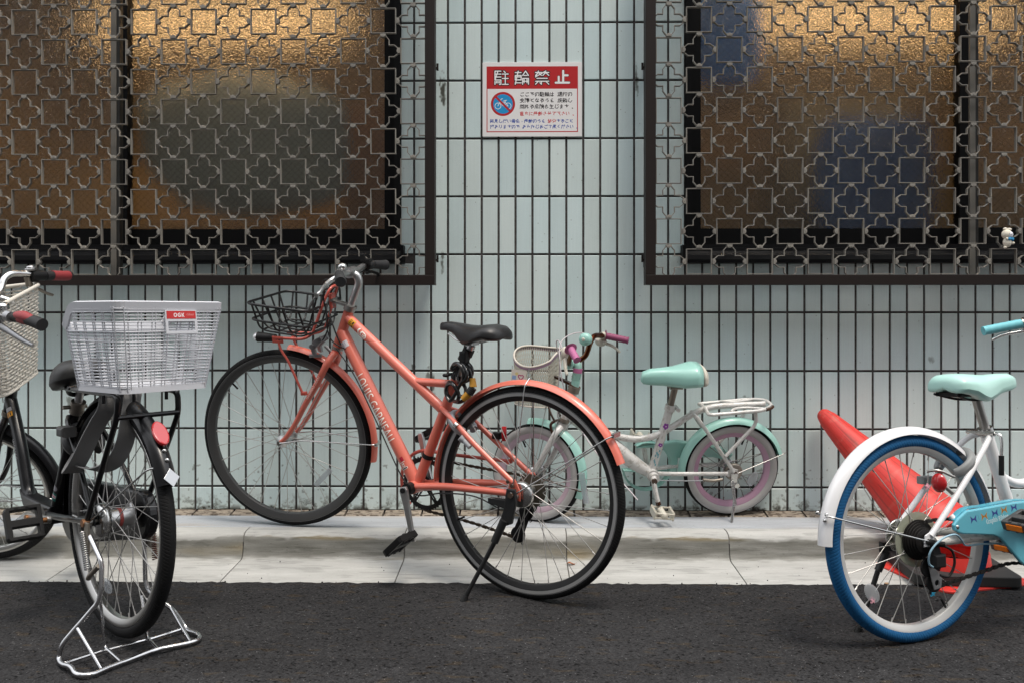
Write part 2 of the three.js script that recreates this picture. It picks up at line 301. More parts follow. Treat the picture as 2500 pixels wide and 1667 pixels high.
{ // asphalt sheet with a crumbly edge lying over the gutter, uneven surface
  const nx = 900, zs = [0.6, 0.606, 0.612, 0.62, 0.63, 0.645, 0.66, 0.69, 0.73, 0.8, 0.9, 1.05, 1.2, 1.5, 1.8, 2.3, 3, 4, 6, 9, 14], pos = [], uv = [], idx = [];
  for (let j = 0; j < zs.length; j++) for (let i = 0; i <= nx; i++) {
    const x = -9 + 18 * i / nx, e = (noise(x * 95, 3) - 0.5) * 0.009 + (noise(x * 28, 9) - 0.5) * 0.007;
    const xx = Math.abs(x) < 3 ? x : x, z = zs[j] + e * sm(0.7, 0.6, zs[j]);
    let y = j === 0 ? -0.006 : j === 1 ? 0.002 + (hash(i, 5) - 0.5) * 0.003 : 0.006 + (noise(x * 60, zs[j] * 60) - 0.5) * 0.004;
    y -= 0.006 * sm(0.62, 0.85, zs[j]); if (zs[j] > 1) y += (noise(x * 2, zs[j] * 2) - 0.5) * 0.004;
    pos.push(xx, y, z); uv.push(xx / 1.25, z / 1.25);
  }
  for (let j = 0; j < zs.length - 1; j++) for (let i = 0; i < nx; i++) { const a = j * (nx + 1) + i, b = a + nx + 1; idx.push(a, b, a + 1, a + 1, b, b + 1); }
  const g = new THREE.BufferGeometry(); g.setAttribute('position', new THREE.Float32BufferAttribute(pos, 3)); g.setAttribute('uv', new THREE.Float32BufferAttribute(uv, 2)); g.setIndex(idx); g.computeVertexNormals();
  struct('asphalt_road', g, M_road);
}
{ // loose asphalt crumbs and grit on the gutter
  const g = new THREE.IcosahedronGeometry(1, 0), im = new THREE.InstancedMesh(g, mat([0.035, 0.034, 0.034], 0.95), 150), m = new THREE.Matrix4();
  for (let i = 0; i < 150; i++) { const far = i < 60, x = rr(-2.2, 2.2), z = far ? rr(0.36, 0.6) : rr(0.585, 0.605), s = far ? rr(0.0008, 0.0026) : rr(0.0015, 0.004); const y = 0.01 - (z - 0.37) * 0.05 + s * 0.5; m.compose(V(x, y, z), new THREE.Quaternion().setFromEuler(new THREE.Euler(rr(0, 3), rr(0, 3), rr(0, 3))), V(s * rr(0.7, 1.4), s * 0.8, s)); im.setMatrixAt(i, m); }
  im.name = 'grit'; tag(im, 'black asphalt crumbs scattered along the concrete gutter', 'grit', null, 'stuff'); im.castShadow = im.receiveShadow = true; scene.add(im);
}
{ // dead leaf
  const N = 9, pos = [], idx = [], uv = []; for (let i = 0; i <= N; i++) for (let k = -2; k <= 2; k++) { const t = i / N, w = 0.008 * Math.sin(Math.PI * Math.pow(t, 0.8)) + 0.0004; pos.push((t - 0.5) * 0.03, 0.004 * Math.abs(k / 2) ** 1.5 + 0.003 * Math.sin(t * 5), w * k / 2 * (1 + 0.1 * Math.sin(i * 2))); uv.push(t, k); }
  for (let i = 0; i < N; i++) for (let k = 0; k < 4; k++) { const a = i * 5 + k; idx.push(a, a + 1, a + 5, a + 5, a + 1, a + 6); }
  const g = new THREE.BufferGeometry(); g.setAttribute('position', new THREE.Float32BufferAttribute(pos, 3)); g.setAttribute('uv', new THREE.Float32BufferAttribute(uv, 2)); g.setIndex(idx); g.computeVertexNormals();
  const leaf = add(scene, 'dead_leaf', [g, bar(V(0.014, 0.002, 0), V(0.022, 0.005, 0.002), 0.0006, 5)], mat([0.36, 0.13, 0.05], 0.8)); leaf.position.set(0.172, 0.0115, 0.4); leaf.rotation.y = 0.15; tag(leaf, 'curled orange-brown dead leaf lying in the concrete gutter', 'leaf');
  const chip = add(scene, 'bark_chip', [loft([0, 0.006, 0.013, 0.017].map((x, i) => circlePts(0, 0, [0.003, 0.006, 0.005, 0.002][i], 7).map(([a, b]) => V(x, b * 0.5 + 0.003, a * (1 + 0.2 * Math.sin(b * 900))))))], mat([0.35, 0.22, 0.13], 0.9)); chip.position.set(1.226, 0.0, 0.585); tag(chip, 'small brown bark chip on the gutter beside the cone', 'bark chip');
}

{ // the building across the narrow street, behind the camera
  const t = thing('street_building', 'grey rendered building with two rows of windows across the narrow street', 'building', [0, 0, 6.6]);
  const wallM = mat([0.3, 0.29, 0.28], 0.9), H = 7.2, ops = []; for (let k = -3; k <= 3; k++) for (let f = 0; f < 2; f++) ops.push([k * 2.4 - 0.6, k * 2.4 + 0.6, 1.3 + f * 3.2, 2.7 + f * 3.2]);
  const hs = ops.map(([a, b, c, d]) => [[a, c], [a, d], [b, d], [b, c]]); const g = plate([[-10, -0.2], [10, -0.2], [10, H], [-10, H]], 0.3, 0, hs, 0.004); add(t, 'facade', g, wallM);
  add(t, 'back_wall', box(20, H, 0.2, 0, H / 2 - 0.2, 1.2), wallM); add(t, 'roof', box(20.4, 0.2, 1.8, 0, H + 0.1, 0.6), wallM);
  for (const [a, b, c, d] of ops) { const w = add(t, 'window', [box(b - a, 0.06, 0.08, (a + b) / 2, c + 0.03, 0.06), box(b - a, 0.06, 0.08, (a + b) / 2, d - 0.03, 0.06), box(0.06, d - c - 0.12, 0.08, a + 0.03, (c + d) / 2, 0.06), box(0.06, d - c - 0.12, 0.08, b - 0.03, (c + d) / 2, 0.06), box(0.05, d - c - 0.12, 0.07, (a + b) / 2, (c + d) / 2, 0.06)], M_buildFrame()); add(w, 'pane', box(b - a - 0.12, d - c - 0.12, 0.01, (a + b) / 2, (c + d) / 2, 0.07), M_buildGlass()); }
}
function M_buildFrame() { return M_buildFrame.m ??= mat([0.4, 0.4, 0.4], 0.5); }
function M_buildGlass() { return M_buildGlass.m ??= mat([0.05, 0.06, 0.07], 0.08); }
// ---------------------------------------------------------------- windows, rooms behind, grilles
const M_black = mat([0.004, 0.004, 0.0045], 0.55, 0, { specularIntensity: 0.35 });
const M_sill = mat([0.005, 0.005, 0.006], 0.45, 0, { specularIntensity: 0.4 });
const wireMap = tex(1024, 1024, (i, j) => {                     // wired glass, 0.56 m a side: thin diagonal wires on clear glass
  const u = i / 1024 * 20, v = j / 1024 * 20, w = 0.028;
  const a = Math.abs(((u + v) % 1) - 0.5), b = Math.abs((((u - v) % 1) + 1) % 1 - 0.5), q = Math.max(sm(0.5 - w, 0.5, a), sm(0.5 - w, 0.5, b));
  const s = 246 + (hash(i, j) - 0.5) * 16; return [s - q * 90, s - 4 - q * 90, s - 10 - q * 88];
});
const glassBump = tex(1024, 1024, (i, j) => { const v = 128 + (noise(i / 5, j / 5, 205, 205) - 0.5) * 190 + (noise(i / 11 + 40, j / 11, 93, 93) - 0.5) * 60; return [v, v, v]; }, false);
for (const t of [wireMap, glassBump]) t.repeat.set(1 / 0.56, 1 / 0.56);
const M_pane = mat([0.93, 0.86, 0.72], 0.24, 0, { map: wireMap, bumpMap: glassBump, bumpScale: 0.0019, transmission: 1, thickness: 0.006, ior: 1.5, side: THREE.FrontSide });
const M_plaster = mat([0.5, 0.41, 0.27], 0.9), M_roomfloor = mat([0.2, 0.13, 0.07], 0.7);
const boxUV = (w, h, d, x, y, z) => { const g = new THREE.BoxGeometry(w, h, d); g.translate(x, y, z); const p = g.attributes.position, u = g.attributes.uv; for (let i = 0; i < p.count; i++) u.setXY(i, p.getX(i), p.getY(i)); return g; };
function windowUnit(x0, x1, y0, y1, split, label) {
  const t = thing('sliding_window', label, 'window', [(x0 + x1) / 2, y0, 0]); const cx = (x0 + x1) / 2, B = (a, b, c, d, z0, z1) => box(b - a, d - c, z1 - z0, (a + b) / 2 - cx, (c + d) / 2 - y0, (z0 + z1) / 2);
  const f = 0.026;
  add(t, 'window_frame', [B(x0 + 0.001, x0 + f, y0 + 0.05, y1, -0.11, 0.012), B(x1 - f, x1 - 0.001, y0 + 0.05, y1, -0.11, 0.012), B(x0 + f, x1 - f, y1 - f, y1 - 0.001, -0.11, 0.012)], M_black);
  const sill = add(t, 'window_sill', (() => { const g = new THREE.ExtrudeGeometry(shapeOf([[-0.11, 0.0], [0.045, -0.001], [0.048, 0.012], [0.043, 0.03], [0.034, 0.038], [0.03, 0.046], [0.012, 0.05], [0.01, 0.062], [-0.014, 0.064], [-0.016, 0.078], [-0.11, 0.078]]), { depth: x1 - x0 + 0.02, bevelEnabled: false }); g.rotateY(-Math.PI / 2); g.translate(x1 - cx + 0.01, 0, 0); return g; })(), M_sill);
  add(sill, 'sill_end_cap', [box(0.012, 0.07, 0.06, x1 - cx + 0.012, 0.035, 0.022), box(0.012, 0.07, 0.06, x0 - cx - 0.012, 0.035, 0.022)], M_black);
  const sash = (a, b, z) => {
    const s = 0.047, yb = y0 + 0.079, yt = y1 - f - 0.002;
    const m = add(t, 'sash', [B(a, a + s, yb, yt, z - 0.014, z + 0.014), B(b - s, b, yb, yt, z - 0.014, z + 0.014), B(a + s, b - s, yb, yb + 0.066, z - 0.0138, z + 0.0138), B(a + s, b - s, yt - 0.05, yt, z - 0.0138, z + 0.0138)], M_black);
    const p = boxUV(b - a - 2 * s + 0.008, yt - yb - 0.108, 0.006, (a + b) / 2 - cx, (yb + yt) / 2 + 0.008 - y0, z); add(m, 'pane', p, M_pane);
  };
  sash(x0 + f + 0.001, split + 0.024, -0.032 - 0.03 * (x0 < 0 ? 0 : 1)); sash(split - 0.024, x1 - f - 0.001, -0.062 + 0.03 * (x0 < 0 ? 0 : 1));
  return t;
}
windowUnit(...OPEN[0], -1.655, 'wide black-framed sliding window of glowing wired glass with a grey sack behind');
windowUnit(...OPEN[1], 1.80, 'wide black-framed sliding window of glowing wired glass with blue cloth behind');
function room(x0, x1, lamps) {
  const z0 = -1.9, z1 = -0.256, y0 = 0.3, y1 = 2.75, W = 0.06, B = (a, b, c, d, e, f) => box(b - a, d - c, f - e, (a + b) / 2, (c + d) / 2, (e + f) / 2);
  struct('room', [B(x0 - W, x1 + W, y0 - W, y1 + W, z0 - W, z0), B(x0 - W, x0, y0, y1, z0, z1), B(x1, x1 + W, y0, y1, z0, z1), B(x0 - W, x1 + W, y1, y1 + W, z0, z1)], M_plaster);
  struct('room_floor', B(x0 - W, x1 + W, y0 - W, y0 - 0.001, z0, z1), M_roomfloor);
  for (const [lx, ly, lz, power] of lamps) {
  const t = thing('ceiling_lamp', `long warm ceiling lamp ${lz > -0.4 ? 'close behind the glass above' : 'over the brown cabinet behind'} the ${lx < 0 ? 'grey sack' : 'slumped blue cloth'}`, 'lamp', [lx, ly, lz], 0, 0, lx < 0 ? 'lamps behind the window with the grey sack' : 'lamps behind the window with the blue cloth');
  add(t, 'lamp_housing', [box(1.3, 0.04, 0.115, 0, 0.055, 0, 0.006), bar(V(-0.4, 0.07, 0), V(-0.4, y1 - ly, 0), 0.006), bar(V(0.4, 0.07, 0), V(0.4, y1 - ly, 0), 0.006)], mat([0.6, 0.52, 0.4], 0.6));
  add(t, 'lamp_tube', bar(V(-0.6, 0, 0), V(0.6, 0, 0), 0.02, 12), mat([1, 0.9, 0.75], 0.6, 0, { emissive: lin(1, 0.76, 0.46), emissiveIntensity: 0.8 })).castShadow = false;
  const l = new THREE.RectAreaLight(0xffd29a, power, 1.2, 0.1); l.position.set(0, -0.024, 0); l.rotation.x = -Math.PI / 2; t.add(l); }
}
room(-2.68, -0.42, [[-1.45, 2.5, -0.155, 6.5], [-1.45, 2.36, -0.66, 2.3]]); room(0.6, 2.68, [[1.6, 2.5, -0.155, 6.5], [1.7, 2.36, -0.66, 2.3]]);
{ // things leaning behind the glass
  const lump = (w, h, d, n, s) => { const g = new THREE.SphereGeometry(0.5, 40, 28), p = g.attributes.position; for (let i = 0; i < p.count; i++) { const x = p.getX(i), y = p.getY(i), z = p.getZ(i), k = 1 + n * (fbm(x * 3 + s + z * 2, y * 3 + s * 2, 3) - 0.5); p.setXYZ(i, Math.sign(x) * Math.pow(Math.abs(x * 2), 0.7) / 2 * w * k, Math.sign(y) * Math.pow(Math.abs(y * 2), 0.62) / 2 * h * k, z * d * k); } g.computeVertexNormals(); return g; };
  const sack = add(scene, 'sack', lump(0.84, 0.66, 0.13, 0.6, 3), mat([0.2, 0.28, 0.37], 0.6)); sack.position.set(-1.2, 1.64, -0.2); tag(sack, 'bulky grey sack leaning behind the wired glass', 'sack');
  const base = add(scene, 'storage_box', box(0.9, 0.2, 0.3, 0, 0, 0, 0.01), mat([0.22, 0.15, 0.08], 0.8)); base.position.set(-1.25, 1.19, -0.36); tag(base, 'low brown storage box under the grey sack behind glass', 'box');
  const WD = mat([0.44, 0.32, 0.16], 0.6);
  for (const [x, w, l] of [[-1.56, 2.2, 'brown wooden cabinet behind the grey sack and glass'], [1.66, 2.0, 'brown wooden cabinet behind the slumped blue cloth and glass']]) { const c = thing('cabinet', l, 'cabinet', [x, 0.3, -0.75]); add(c, 'carcass', box(w, 1.32, 0.34, 0, 0.66, -0.03, 0.004), WD); const n = 4; for (let k = 0; k < n; k++) { const d = add(c, 'door', box(w / n - 0.012, 1.26, 0.02, -w / 2 + (k + 0.5) * w / n, 0.66, 0.152, 0.004), WD); add(d, 'handle', box(0.012, 0.12, 0.02, -w / 2 + (k + (k % 2 ? 0.14 : 0.86)) * w / n, 0.7, 0.172, 0.003), M_black); } }
  const post = add(scene, 'curtain', (() => { const P = []; for (let i = 0; i <= 40; i++) P.push(V(-0.14 + i * 0.007, 0, Math.sin(i * 0.8) * 0.016)); const g = []; for (let i = 0; i < 40; i++) { const a = P[i], b = P[i + 1]; const q = new THREE.BufferGeometry(); q.setAttribute('position', new THREE.Float32BufferAttribute([a.x, 0, a.z, b.x, 0, b.z, b.x, 0.62, b.z, a.x, 0, a.z, b.x, 0.62, b.z, a.x, 0.62, a.z], 3)); q.setAttribute('uv', new THREE.Float32BufferAttribute(new Array(12).fill(0), 2)); q.computeVertexNormals(); g.push(q); } return g; })(), mat([0.34, 0.2, 0.11], 0.9)); post.position.set(-0.66, 1.2, -0.3); tag(post, 'short brown curtain hanging beside the grey sack behind glass', 'curtain');
  const cl = add(scene, 'blue_cloth', lump(0.36, 0.42, 0.05, 0.25, 9), mat([0.015, 0.17, 0.78], 0.9)); cl.position.set(0.84, 2.1, -0.2); tag(cl, 'blue cloth hanging high behind the wired glass', 'cloth');
  const cl2 = add(scene, 'blue_cloth', lump(0.5, 0.66, 0.1, 0.6, 21), mat([0.01, 0.09, 0.42], 0.9)); cl2.position.set(1.5, 1.42, -0.2); tag(cl2, 'dark blue cloth bundle slumped low behind the wired glass', 'cloth');
  const bx = add(scene, 'storage_box', box(0.52, 0.5, 0.2, 0, 0, 0, 0.01), mat([0.2, 0.2, 0.17], 0.8)); bx.position.set(1.42, 1.62, -0.42); tag(bx, 'dark grey storage box behind the slumped blue cloth', 'box');
  const rail = add(scene, 'shelf_board', box(1.7, 0.06, 0.18, 0, 0, 0, 0.006), mat([0.14, 0.12, 0.09], 0.6)); rail.position.set(1.6, 1.88, -0.42); tag(rail, 'long dark shelf board across the room behind the blue cloth', 'shelf');
}
const M_grilles = [[0.235, 0.222, 0.198], [0.262, 0.246, 0.216], [0.212, 0.198, 0.175]].map((c) => mat(c, 0.6, 0.05, { specularIntensity: 0.6 })), M_grille = M_grilles[0], M_frame = mat([0.014, 0.009, 0.0075], 0.5, 0, { specularIntensity: 0.6 });
function outline(pts, t) {                                      // offsets a closed outline by t
  const n = pts.length, out = [];
  for (let i = 0; i < n; i++) {
    const p = pts[(i + n - 1) % n], q = pts[i], r = pts[(i + 1) % n], a = [q[0] - p[0], q[1] - p[1]], b = [r[0] - q[0], r[1] - q[1]], la = Math.hypot(...a), lb = Math.hypot(...b);
    const na = [a[1] / la, -a[0] / la], nb = [b[1] / lb, -b[0] / lb], k = 1 + na[0] * nb[0] + na[1] * nb[1]; out.push([q[0] + t * (na[0] + nb[0]) / k, q[1] + t * (na[1] + nb[1]) / k]);
  }
  return out;
}
const PITCH = 0.118, GZ = 0.131, GD = 0.017;
const squarePts = [[-0.0485, -0.0485], [0.0485, -0.0485], [0.0485, 0.0485], [-0.0485, 0.0485]];
const quad4 = [[0.0105, -0.0585], [0.0228, -0.0435], [0.0228, -0.0228], [0.0435, -0.0228], [0.0585, -0.0105]];
const crossPts = []; for (let k = 0; k < 4; k++) for (const [x, y] of quad4) { const c = Math.round(Math.cos(k * Math.PI / 2)), s = Math.round(Math.sin(k * Math.PI / 2)); crossPts.push([x * c - y * s, x * s + y * c]); }
const G_square = plate(outline(squarePts, 0.0013), GD, 0, [outline(squarePts, -0.0013)], 0.0003);
const G_cross = (() => {
  const list = [plate(outline(crossPts, 0.0013), GD - 0.002, 0.001, [outline(crossPts, -0.0013)], 0.0003)];
  for (let k = 0; k < 4; k++) { const a = k * Math.PI / 2, c = Math.cos(a), s = Math.sin(a), R = 0.0112, pts = []; for (let i = 0; i <= 10; i++) { const q = Math.PI / 2 + Math.PI * i / 10; pts.push([0.0645 + R * Math.cos(q), R * Math.sin(q)]); } pts.push([0.066, -0.0105], [0.066, 0.0105]);
    const g = plate(pts, GD + 0.002, 0, [], 0.0005); g.rotateZ(a); list.push(g); list.push(disc(V(0.06 * c, 0.06 * s, GD + 0.0015), V(0.06 * c, 0.06 * s, GD + 0.003), 0.0021, 7)); }
  return merge(list);
})();
function grille(colX, cols, inner, outer, label, barX, dir) {
  const t = thing('window_grille', label, 'window grille', [inner, 1.027, 0]); const far = colX + dir * PITCH * (cols - 0.5), xL = Math.min(outer, far), xR = Math.max(outer, far), yB = 1.027, rows = 12, yT = 1.118 + PITCH * (rows - 0.5) + 0.04;
  const F = (a, b, c, d) => { const g = box(b - a, d - c, 0.062, (a + b) / 2 - inner, (c + d) / 2 - yB, 0.121, 0.002); return g; };
  add(t, 'frame_bar', F(xL, xR, yB, yB + 0.0395), M_frame); add(t, 'frame_bar', F(dir < 0 ? inner : outer, dir < 0 ? outer : inner, yB + 0.04, yT), M_frame); add(t, 'frame_bar', F(xL, xR, yT + 0.0005, yT + 0.04), M_frame);
  add(t, 'frame_bar', F(dir < 0 ? xL : xR - 0.04, dir < 0 ? xL + 0.04 : xR, yB + 0.04, yT), M_frame);
  for (const y of [0.1, 0.86]) { add(t, 'wall_bracket', [box(0.014, 0.05, 0.1, (outer - inner) * 0.55, y, 0.05), box(0.008, 0.028, 0.006, outer - inner + dir * -0.006, y + 0.005, 0.1), disc(V(outer - inner - dir * 0.004, y, 0.095), V(outer - inner - dir * 0.004, y, 0.105), 0.005, 8)], M_frame); }
  add(t, 'support_bar', box(0.0225, yT - yB - 0.002, 0.012, barX - inner, (yT - yB) / 2, 0.1, 0.001), M_grille);
  add(t, 'support_rail', box(0.012, yT - yB - 0.002, 0.03, barX - inner + 0.018, (yT - yB) / 2, 0.088, 0.001), mat([0.03, 0.03, 0.028], 0.5));
  for (let c = 0; c < cols; c++) for (let r = 0; r < rows; r++) {
    const sq = (c + r) % 2 === 1, m = add(t, `lattice_${sq ? 'square' : 'cross'}`, sq ? G_square : G_cross, M_grilles[Math.floor(rnd() * 3)]);
    m.position.set(colX + dir * c * PITCH - inner, 1.118 + r * PITCH - yB, GZ); m.rotation.z = sq ? rr(-0.006, 0.006) : Math.floor(rr(0, 4)) * Math.PI / 2;
    m.name = `${m.name}_${String(c * rows + r).padStart(3, '0')}`;
  }
}
grille(-0.431, 17, -0.385, -0.346, 'metal lattice grille over the window with the grey sack, brown frame', -1.63, -1);
grille(0.568, 17, 0.517, 0.477, 'metal lattice grille over the window with the blue cloth, brown frame', 1.766, 1);

// ---------------------------------------------------------------- sign
const GLYPH = {
  '駐': '0006 0040 0242 0444 2006 06464939 0709 1718 2728 3738 6071 5292 5595 5999 7279', '輪': '0141 0343460603 0444 0848 2009 7053 7093 6383 59559599 6568 8588 5797', '禁': '0141 2004 2103 2143 5191 7004 7153 7193 1585 0797 474938 2709 7799', '止': '5058 5383 2428 0898',
  'こ': '228172 1628383988', 'で': '1181533243567 7484 8595', 'の': '5137191502418196785', 'は': '1109 3383 6069284688', '、': '6879', '通': '0121 03131628 0899 4090724151 42494 4292 4494 4696 6249 92983', '行': '2003 3206 2309 4191 4494 747968', '支': '5004 1282 2484473909 2589', '障': '09002042 21234 4191 5070 5282 4393957545 4494 6569 4797',
  'と': '2134 8143253688', 'な': '1252 4016 71833 64668748376676', 'る': '2171154483864849365', 'う': '4171 14537486589', 'え': '4161 235426593 4688 89', '接': '0333 20291 0636 6071 4191 5343 5573 4494 6549 8595 5699', '触': '2004 0141 14140903 3439 1434 1636 5393965643 7009 5898 9789', 'し': '3017386995',
  '倒': '2003 1209 3161 4133 3363 5163 4248 3666 3868 8087 909889', 'れ': '2009 02432606 3361625887', '危': '3014 4070615 1393 1309 3565575 3538488897', '険': '09002042 2123 7043 7093 5383 4594966644 6439 6699', 'も': '4016285886 2262 2464', '生': '2013 2282 2575 0999 4149', 'じ': '3017386995 6172 8091', 'ま': '2272 2575 504728393857688', 'す': '1292 505654436565748', '。': '6878897968',
  '直': '1181 5002 2373782823 2474 2676 1419999', 'ち': '1282 40264586758', 'に': '1109 4282 4647888', '移': '3021 0333 2009 2205 2345 6043 5081534 7545 6494664', '動': '3012 0242 0343474703 0444 0646 0949 2109 5393889 7053 7348', 'さ': '2373 508564 2627489', 'せ': '0494 706655 30378', 'て': '1191634547587', '下': '0191 5199 5475', 'い': '1116384 7186', '発': '3002 2034 6092 7163 2474 0696 3504 4609 667888', '見': '2070752520 2272 2373 3509 556889 9', 'だ': '1252 3009 5393 58689 7081 8091', '撤': '0333 2029 0636 4070 5054 4474 4569654 4676 8063 8393 9479 7589', '去': '2272 5004 0595 5528788 7899', '・': '5556', '処': '2004 2145263909 1458 6165597 6181869', '分': '3004 6094 2585778 4529',
  'が': '0252447 2019 6085 7081 9092', 'あ': '2272 4037 645436291655849', 'り': '2016 7076485', 'ら': '3051 2226446585749', 'か': '0263677 3009 7285', 'め': '2147 6039182453758695778', 'ご': '228172 1628383988 8081 9091', '了': '1181545857', '承': '2080515748 2171 2353 2555 0333 0616 3309 8263 6499', 'く': '6024679',
};
function glyph(c, ch, x, y, s, w, col) {
  c.strokeStyle = col; c.lineWidth = w; c.lineCap = c.lineJoin = 'round';
  for (const st of (GLYPH[ch] ?? '').split(' ')) { c.beginPath(); for (let k = 0; k + 1 < st.length; k += 2) c[k ? 'lineTo' : 'moveTo'](x + (+st[k] + 0.4) / 9.8 * s, y + (+st[k + 1] + 0.4) / 9.8 * s); c.stroke(); }
}
{
  const U = 1024 / 1731, signTex = canvasTex(1024, 768, (c, W, H) => {
    const k = W / 1735, X = (v) => (v - 130) * k, Y = (v) => (v - 158) * (H / 1300);
    c.fillStyle = '#e9e7e6'; c.fillRect(0, 0, W, H);
    c.fillStyle = '#b81d22'; c.fillRect(X(198), Y(228), X(1797) - X(198), Y(1383) - Y(228));
    c.fillStyle = '#e9e7e6'; c.fillRect(X(213), Y(622), X(1782) - X(213), Y(1366) - Y(622));
    [['駐', 335, 300], ['輪', 690, 300], ['禁', 1045, 300], ['止', 1400, 300]].forEach(([g, x, y]) => { glyph(c, g, X(x), Y(y), 252 * k, 50 * k, '#140a0b'); });
    [['駐', 335, 300], ['輪', 690, 300], ['禁', 1045, 300], ['止', 1400, 300]].forEach(([g, x, y]) => { glyph(c, g, X(x), Y(y), 252 * k, (g === '止' ? 38 : 20) * k, '#f1efee'); });
    const line = (s, x, y, size, col, adv, w = 0.135) => { let p = x; for (const ch of s) { glyph(c, ch, X(p), Y(y), size * k, size * k * w, typeof col === 'function' ? col(ch) : col); p += ch === '、' ? adv * 0.62 : adv; } };
    line('ここでの駐輪は、通行の', 782, 680, 76, '#1b1416', 87); line('支障となるうえ、接触し', 782, 788, 76, '#1b1416', 87); line('倒れる危険も生じます。', 782, 896, 76, '#1b1416', 87 * 0.99);
    line('直ちに移動させて下さい。', 782, 1022, 70, '#c0282d', 80);
    const mixed = (s, x, y, adv) => { let p = x; for (const ch of s) { glyph(c, ch, X(p), Y(y), 66 * k, 66 * k * 0.14, '処分'.includes(ch) ? '#c0282d' : '#27459a'); p += ch === '、' ? adv * 0.5 : adv; } };
    mixed('発見しだい撤去・移動のうえ、処分すること', 258, 1155, 75); mixed('がありますので、あらかじめご了承ください。', 258, 1255, 75.5);
    const cx = X(485), cy = Y(887), R = 212 * k; c.fillStyle = '#b81d22'; c.beginPath(); c.arc(cx, cy, R, 0, 7); c.fill(); c.fillStyle = '#1b93cf'; c.beginPath(); c.arc(cx, cy, R * 0.81, 0, 7); c.fill();
    c.strokeStyle = '#e9e7e6'; c.lineWidth = 12 * k; for (const x of [397, 575]) { c.beginPath(); c.arc(X(x), Y(922), 52 * k, 0, 7); c.stroke(); }
    const L = (...q) => { c.beginPath(); q.forEach(([x, y], i) => c[i ? 'lineTo' : 'moveTo'](X(x), Y(y))); c.stroke(); };
    L([397, 922], [455, 800], [480, 795]); L([430, 860], [490, 920], [575, 922]); L([490, 920], [530, 830]); L([500, 828], [552, 822]); L([425, 860], [520, 852], [575, 922]);
    c.strokeStyle = '#b81d22'; c.lineWidth = 36 * k; L([355, 757], [615, 1017]);
  });
  const w = 0.405, h = 0.303, t = thing('notice_sign', 'white and red no bicycle parking notice in Japanese on the tiles', 'sign', [0.0365, 1.7855, 0.001]);
  add(t, 'panel', (() => { const r = 0.004, s = new THREE.Shape(); s.moveTo(-w / 2 + r, -h / 2); s.lineTo(w / 2 - r, -h / 2); s.quadraticCurveTo(w / 2, -h / 2, w / 2, -h / 2 + r); s.lineTo(w / 2, h / 2 - r); s.quadraticCurveTo(w / 2, h / 2, w / 2 - r, h / 2); s.lineTo(-w / 2 + r, h / 2); s.quadraticCurveTo(-w / 2, h / 2, -w / 2, h / 2 - r); s.lineTo(-w / 2, -h / 2 + r); s.quadraticCurveTo(-w / 2, -h / 2, -w / 2 + r, -h / 2); return plate(s, 0.004, 0, [], 0.0006); })(), mat([0.72, 0.71, 0.7], 0.5));
  const f = new THREE.PlaneGeometry(w - 0.002, h - 0.002); f.translate(0, 0, 0.0045); add(t, 'printed_face', f, mat([1, 1, 1], 0.42, 0, { map: signTex }));
}
{ // small plush charm hooked on the grille
  const t = thing('plush_charm', 'small white plush rabbit charm with blue mittens hooked on the grille', 'plush toy', [1.868, 1.178, 0.166]);
  const W = mat([0.74, 0.69, 0.58], 0.95, 0, { sheen: 0.5, sheenRoughness: 0.8 }), Bl = mat([0.04, 0.26, 0.5], 0.9), Fc = mat([0.75, 0.76, 0.82], 0.9), Bk = mat([0.01, 0.01, 0.012], 0.6);
  add(t, 'body', ball(0.0165, 0, 0.012, 0, 1, 1.15, 0.85), W); add(t, 'head', ball(0.0195, -0.002, 0.043, 0, 1, 0.98, 0.85), W);
  add(t, 'ear', ball(0.007, -0.008, 0.063, 0, 1.25, 0.9, 0.8), W); add(t, 'ear', ball(0.0068, 0.006, 0.0625, 0.002, 1.5, 0.7, 0.8), W);
  const face = add(t, 'face', ball(0.0125, 0.005, 0.041, 0.0085, 1, 1.05, 0.7), Fc); add(face, 'eye', ball(0.0014, 0.0, 0.044, 0.0175), Bk); add(face, 'eye', ball(0.0014, 0.01, 0.043, 0.0168), Bk); add(face, 'nose', ball(0.0012, 0.005, 0.0405, 0.0176, 1.5, 1, 1), Bk);
  add(t, 'mitten', ball(0.0065, 0.002, 0.0245, 0.013, 1.15, 0.9, 0.8), Bl); add(t, 'mitten', ball(0.0065, 0.0145, 0.0235, 0.0105, 0.9, 1.05, 0.8), Bl);
  add(t, 'arm', ball(0.005, -0.008, 0.025, 0.012), W); add(t, 'foot', ball(0.0062, -0.011, -0.008, 0.004, 1, 0.85, 1.1), W); add(t, 'foot', ball(0.0062, 0.018, 0.009, 0.006, 1.1, 0.9, 1), W);
  add(t, 'hook_cord', tubeS([V(-0.002, 0.062, 0), V(-0.004, 0.075, -0.003), V(0.0, 0.086, -0.01), V(0.004, 0.075, -0.006)], 0.0006, 5), Bk);
}
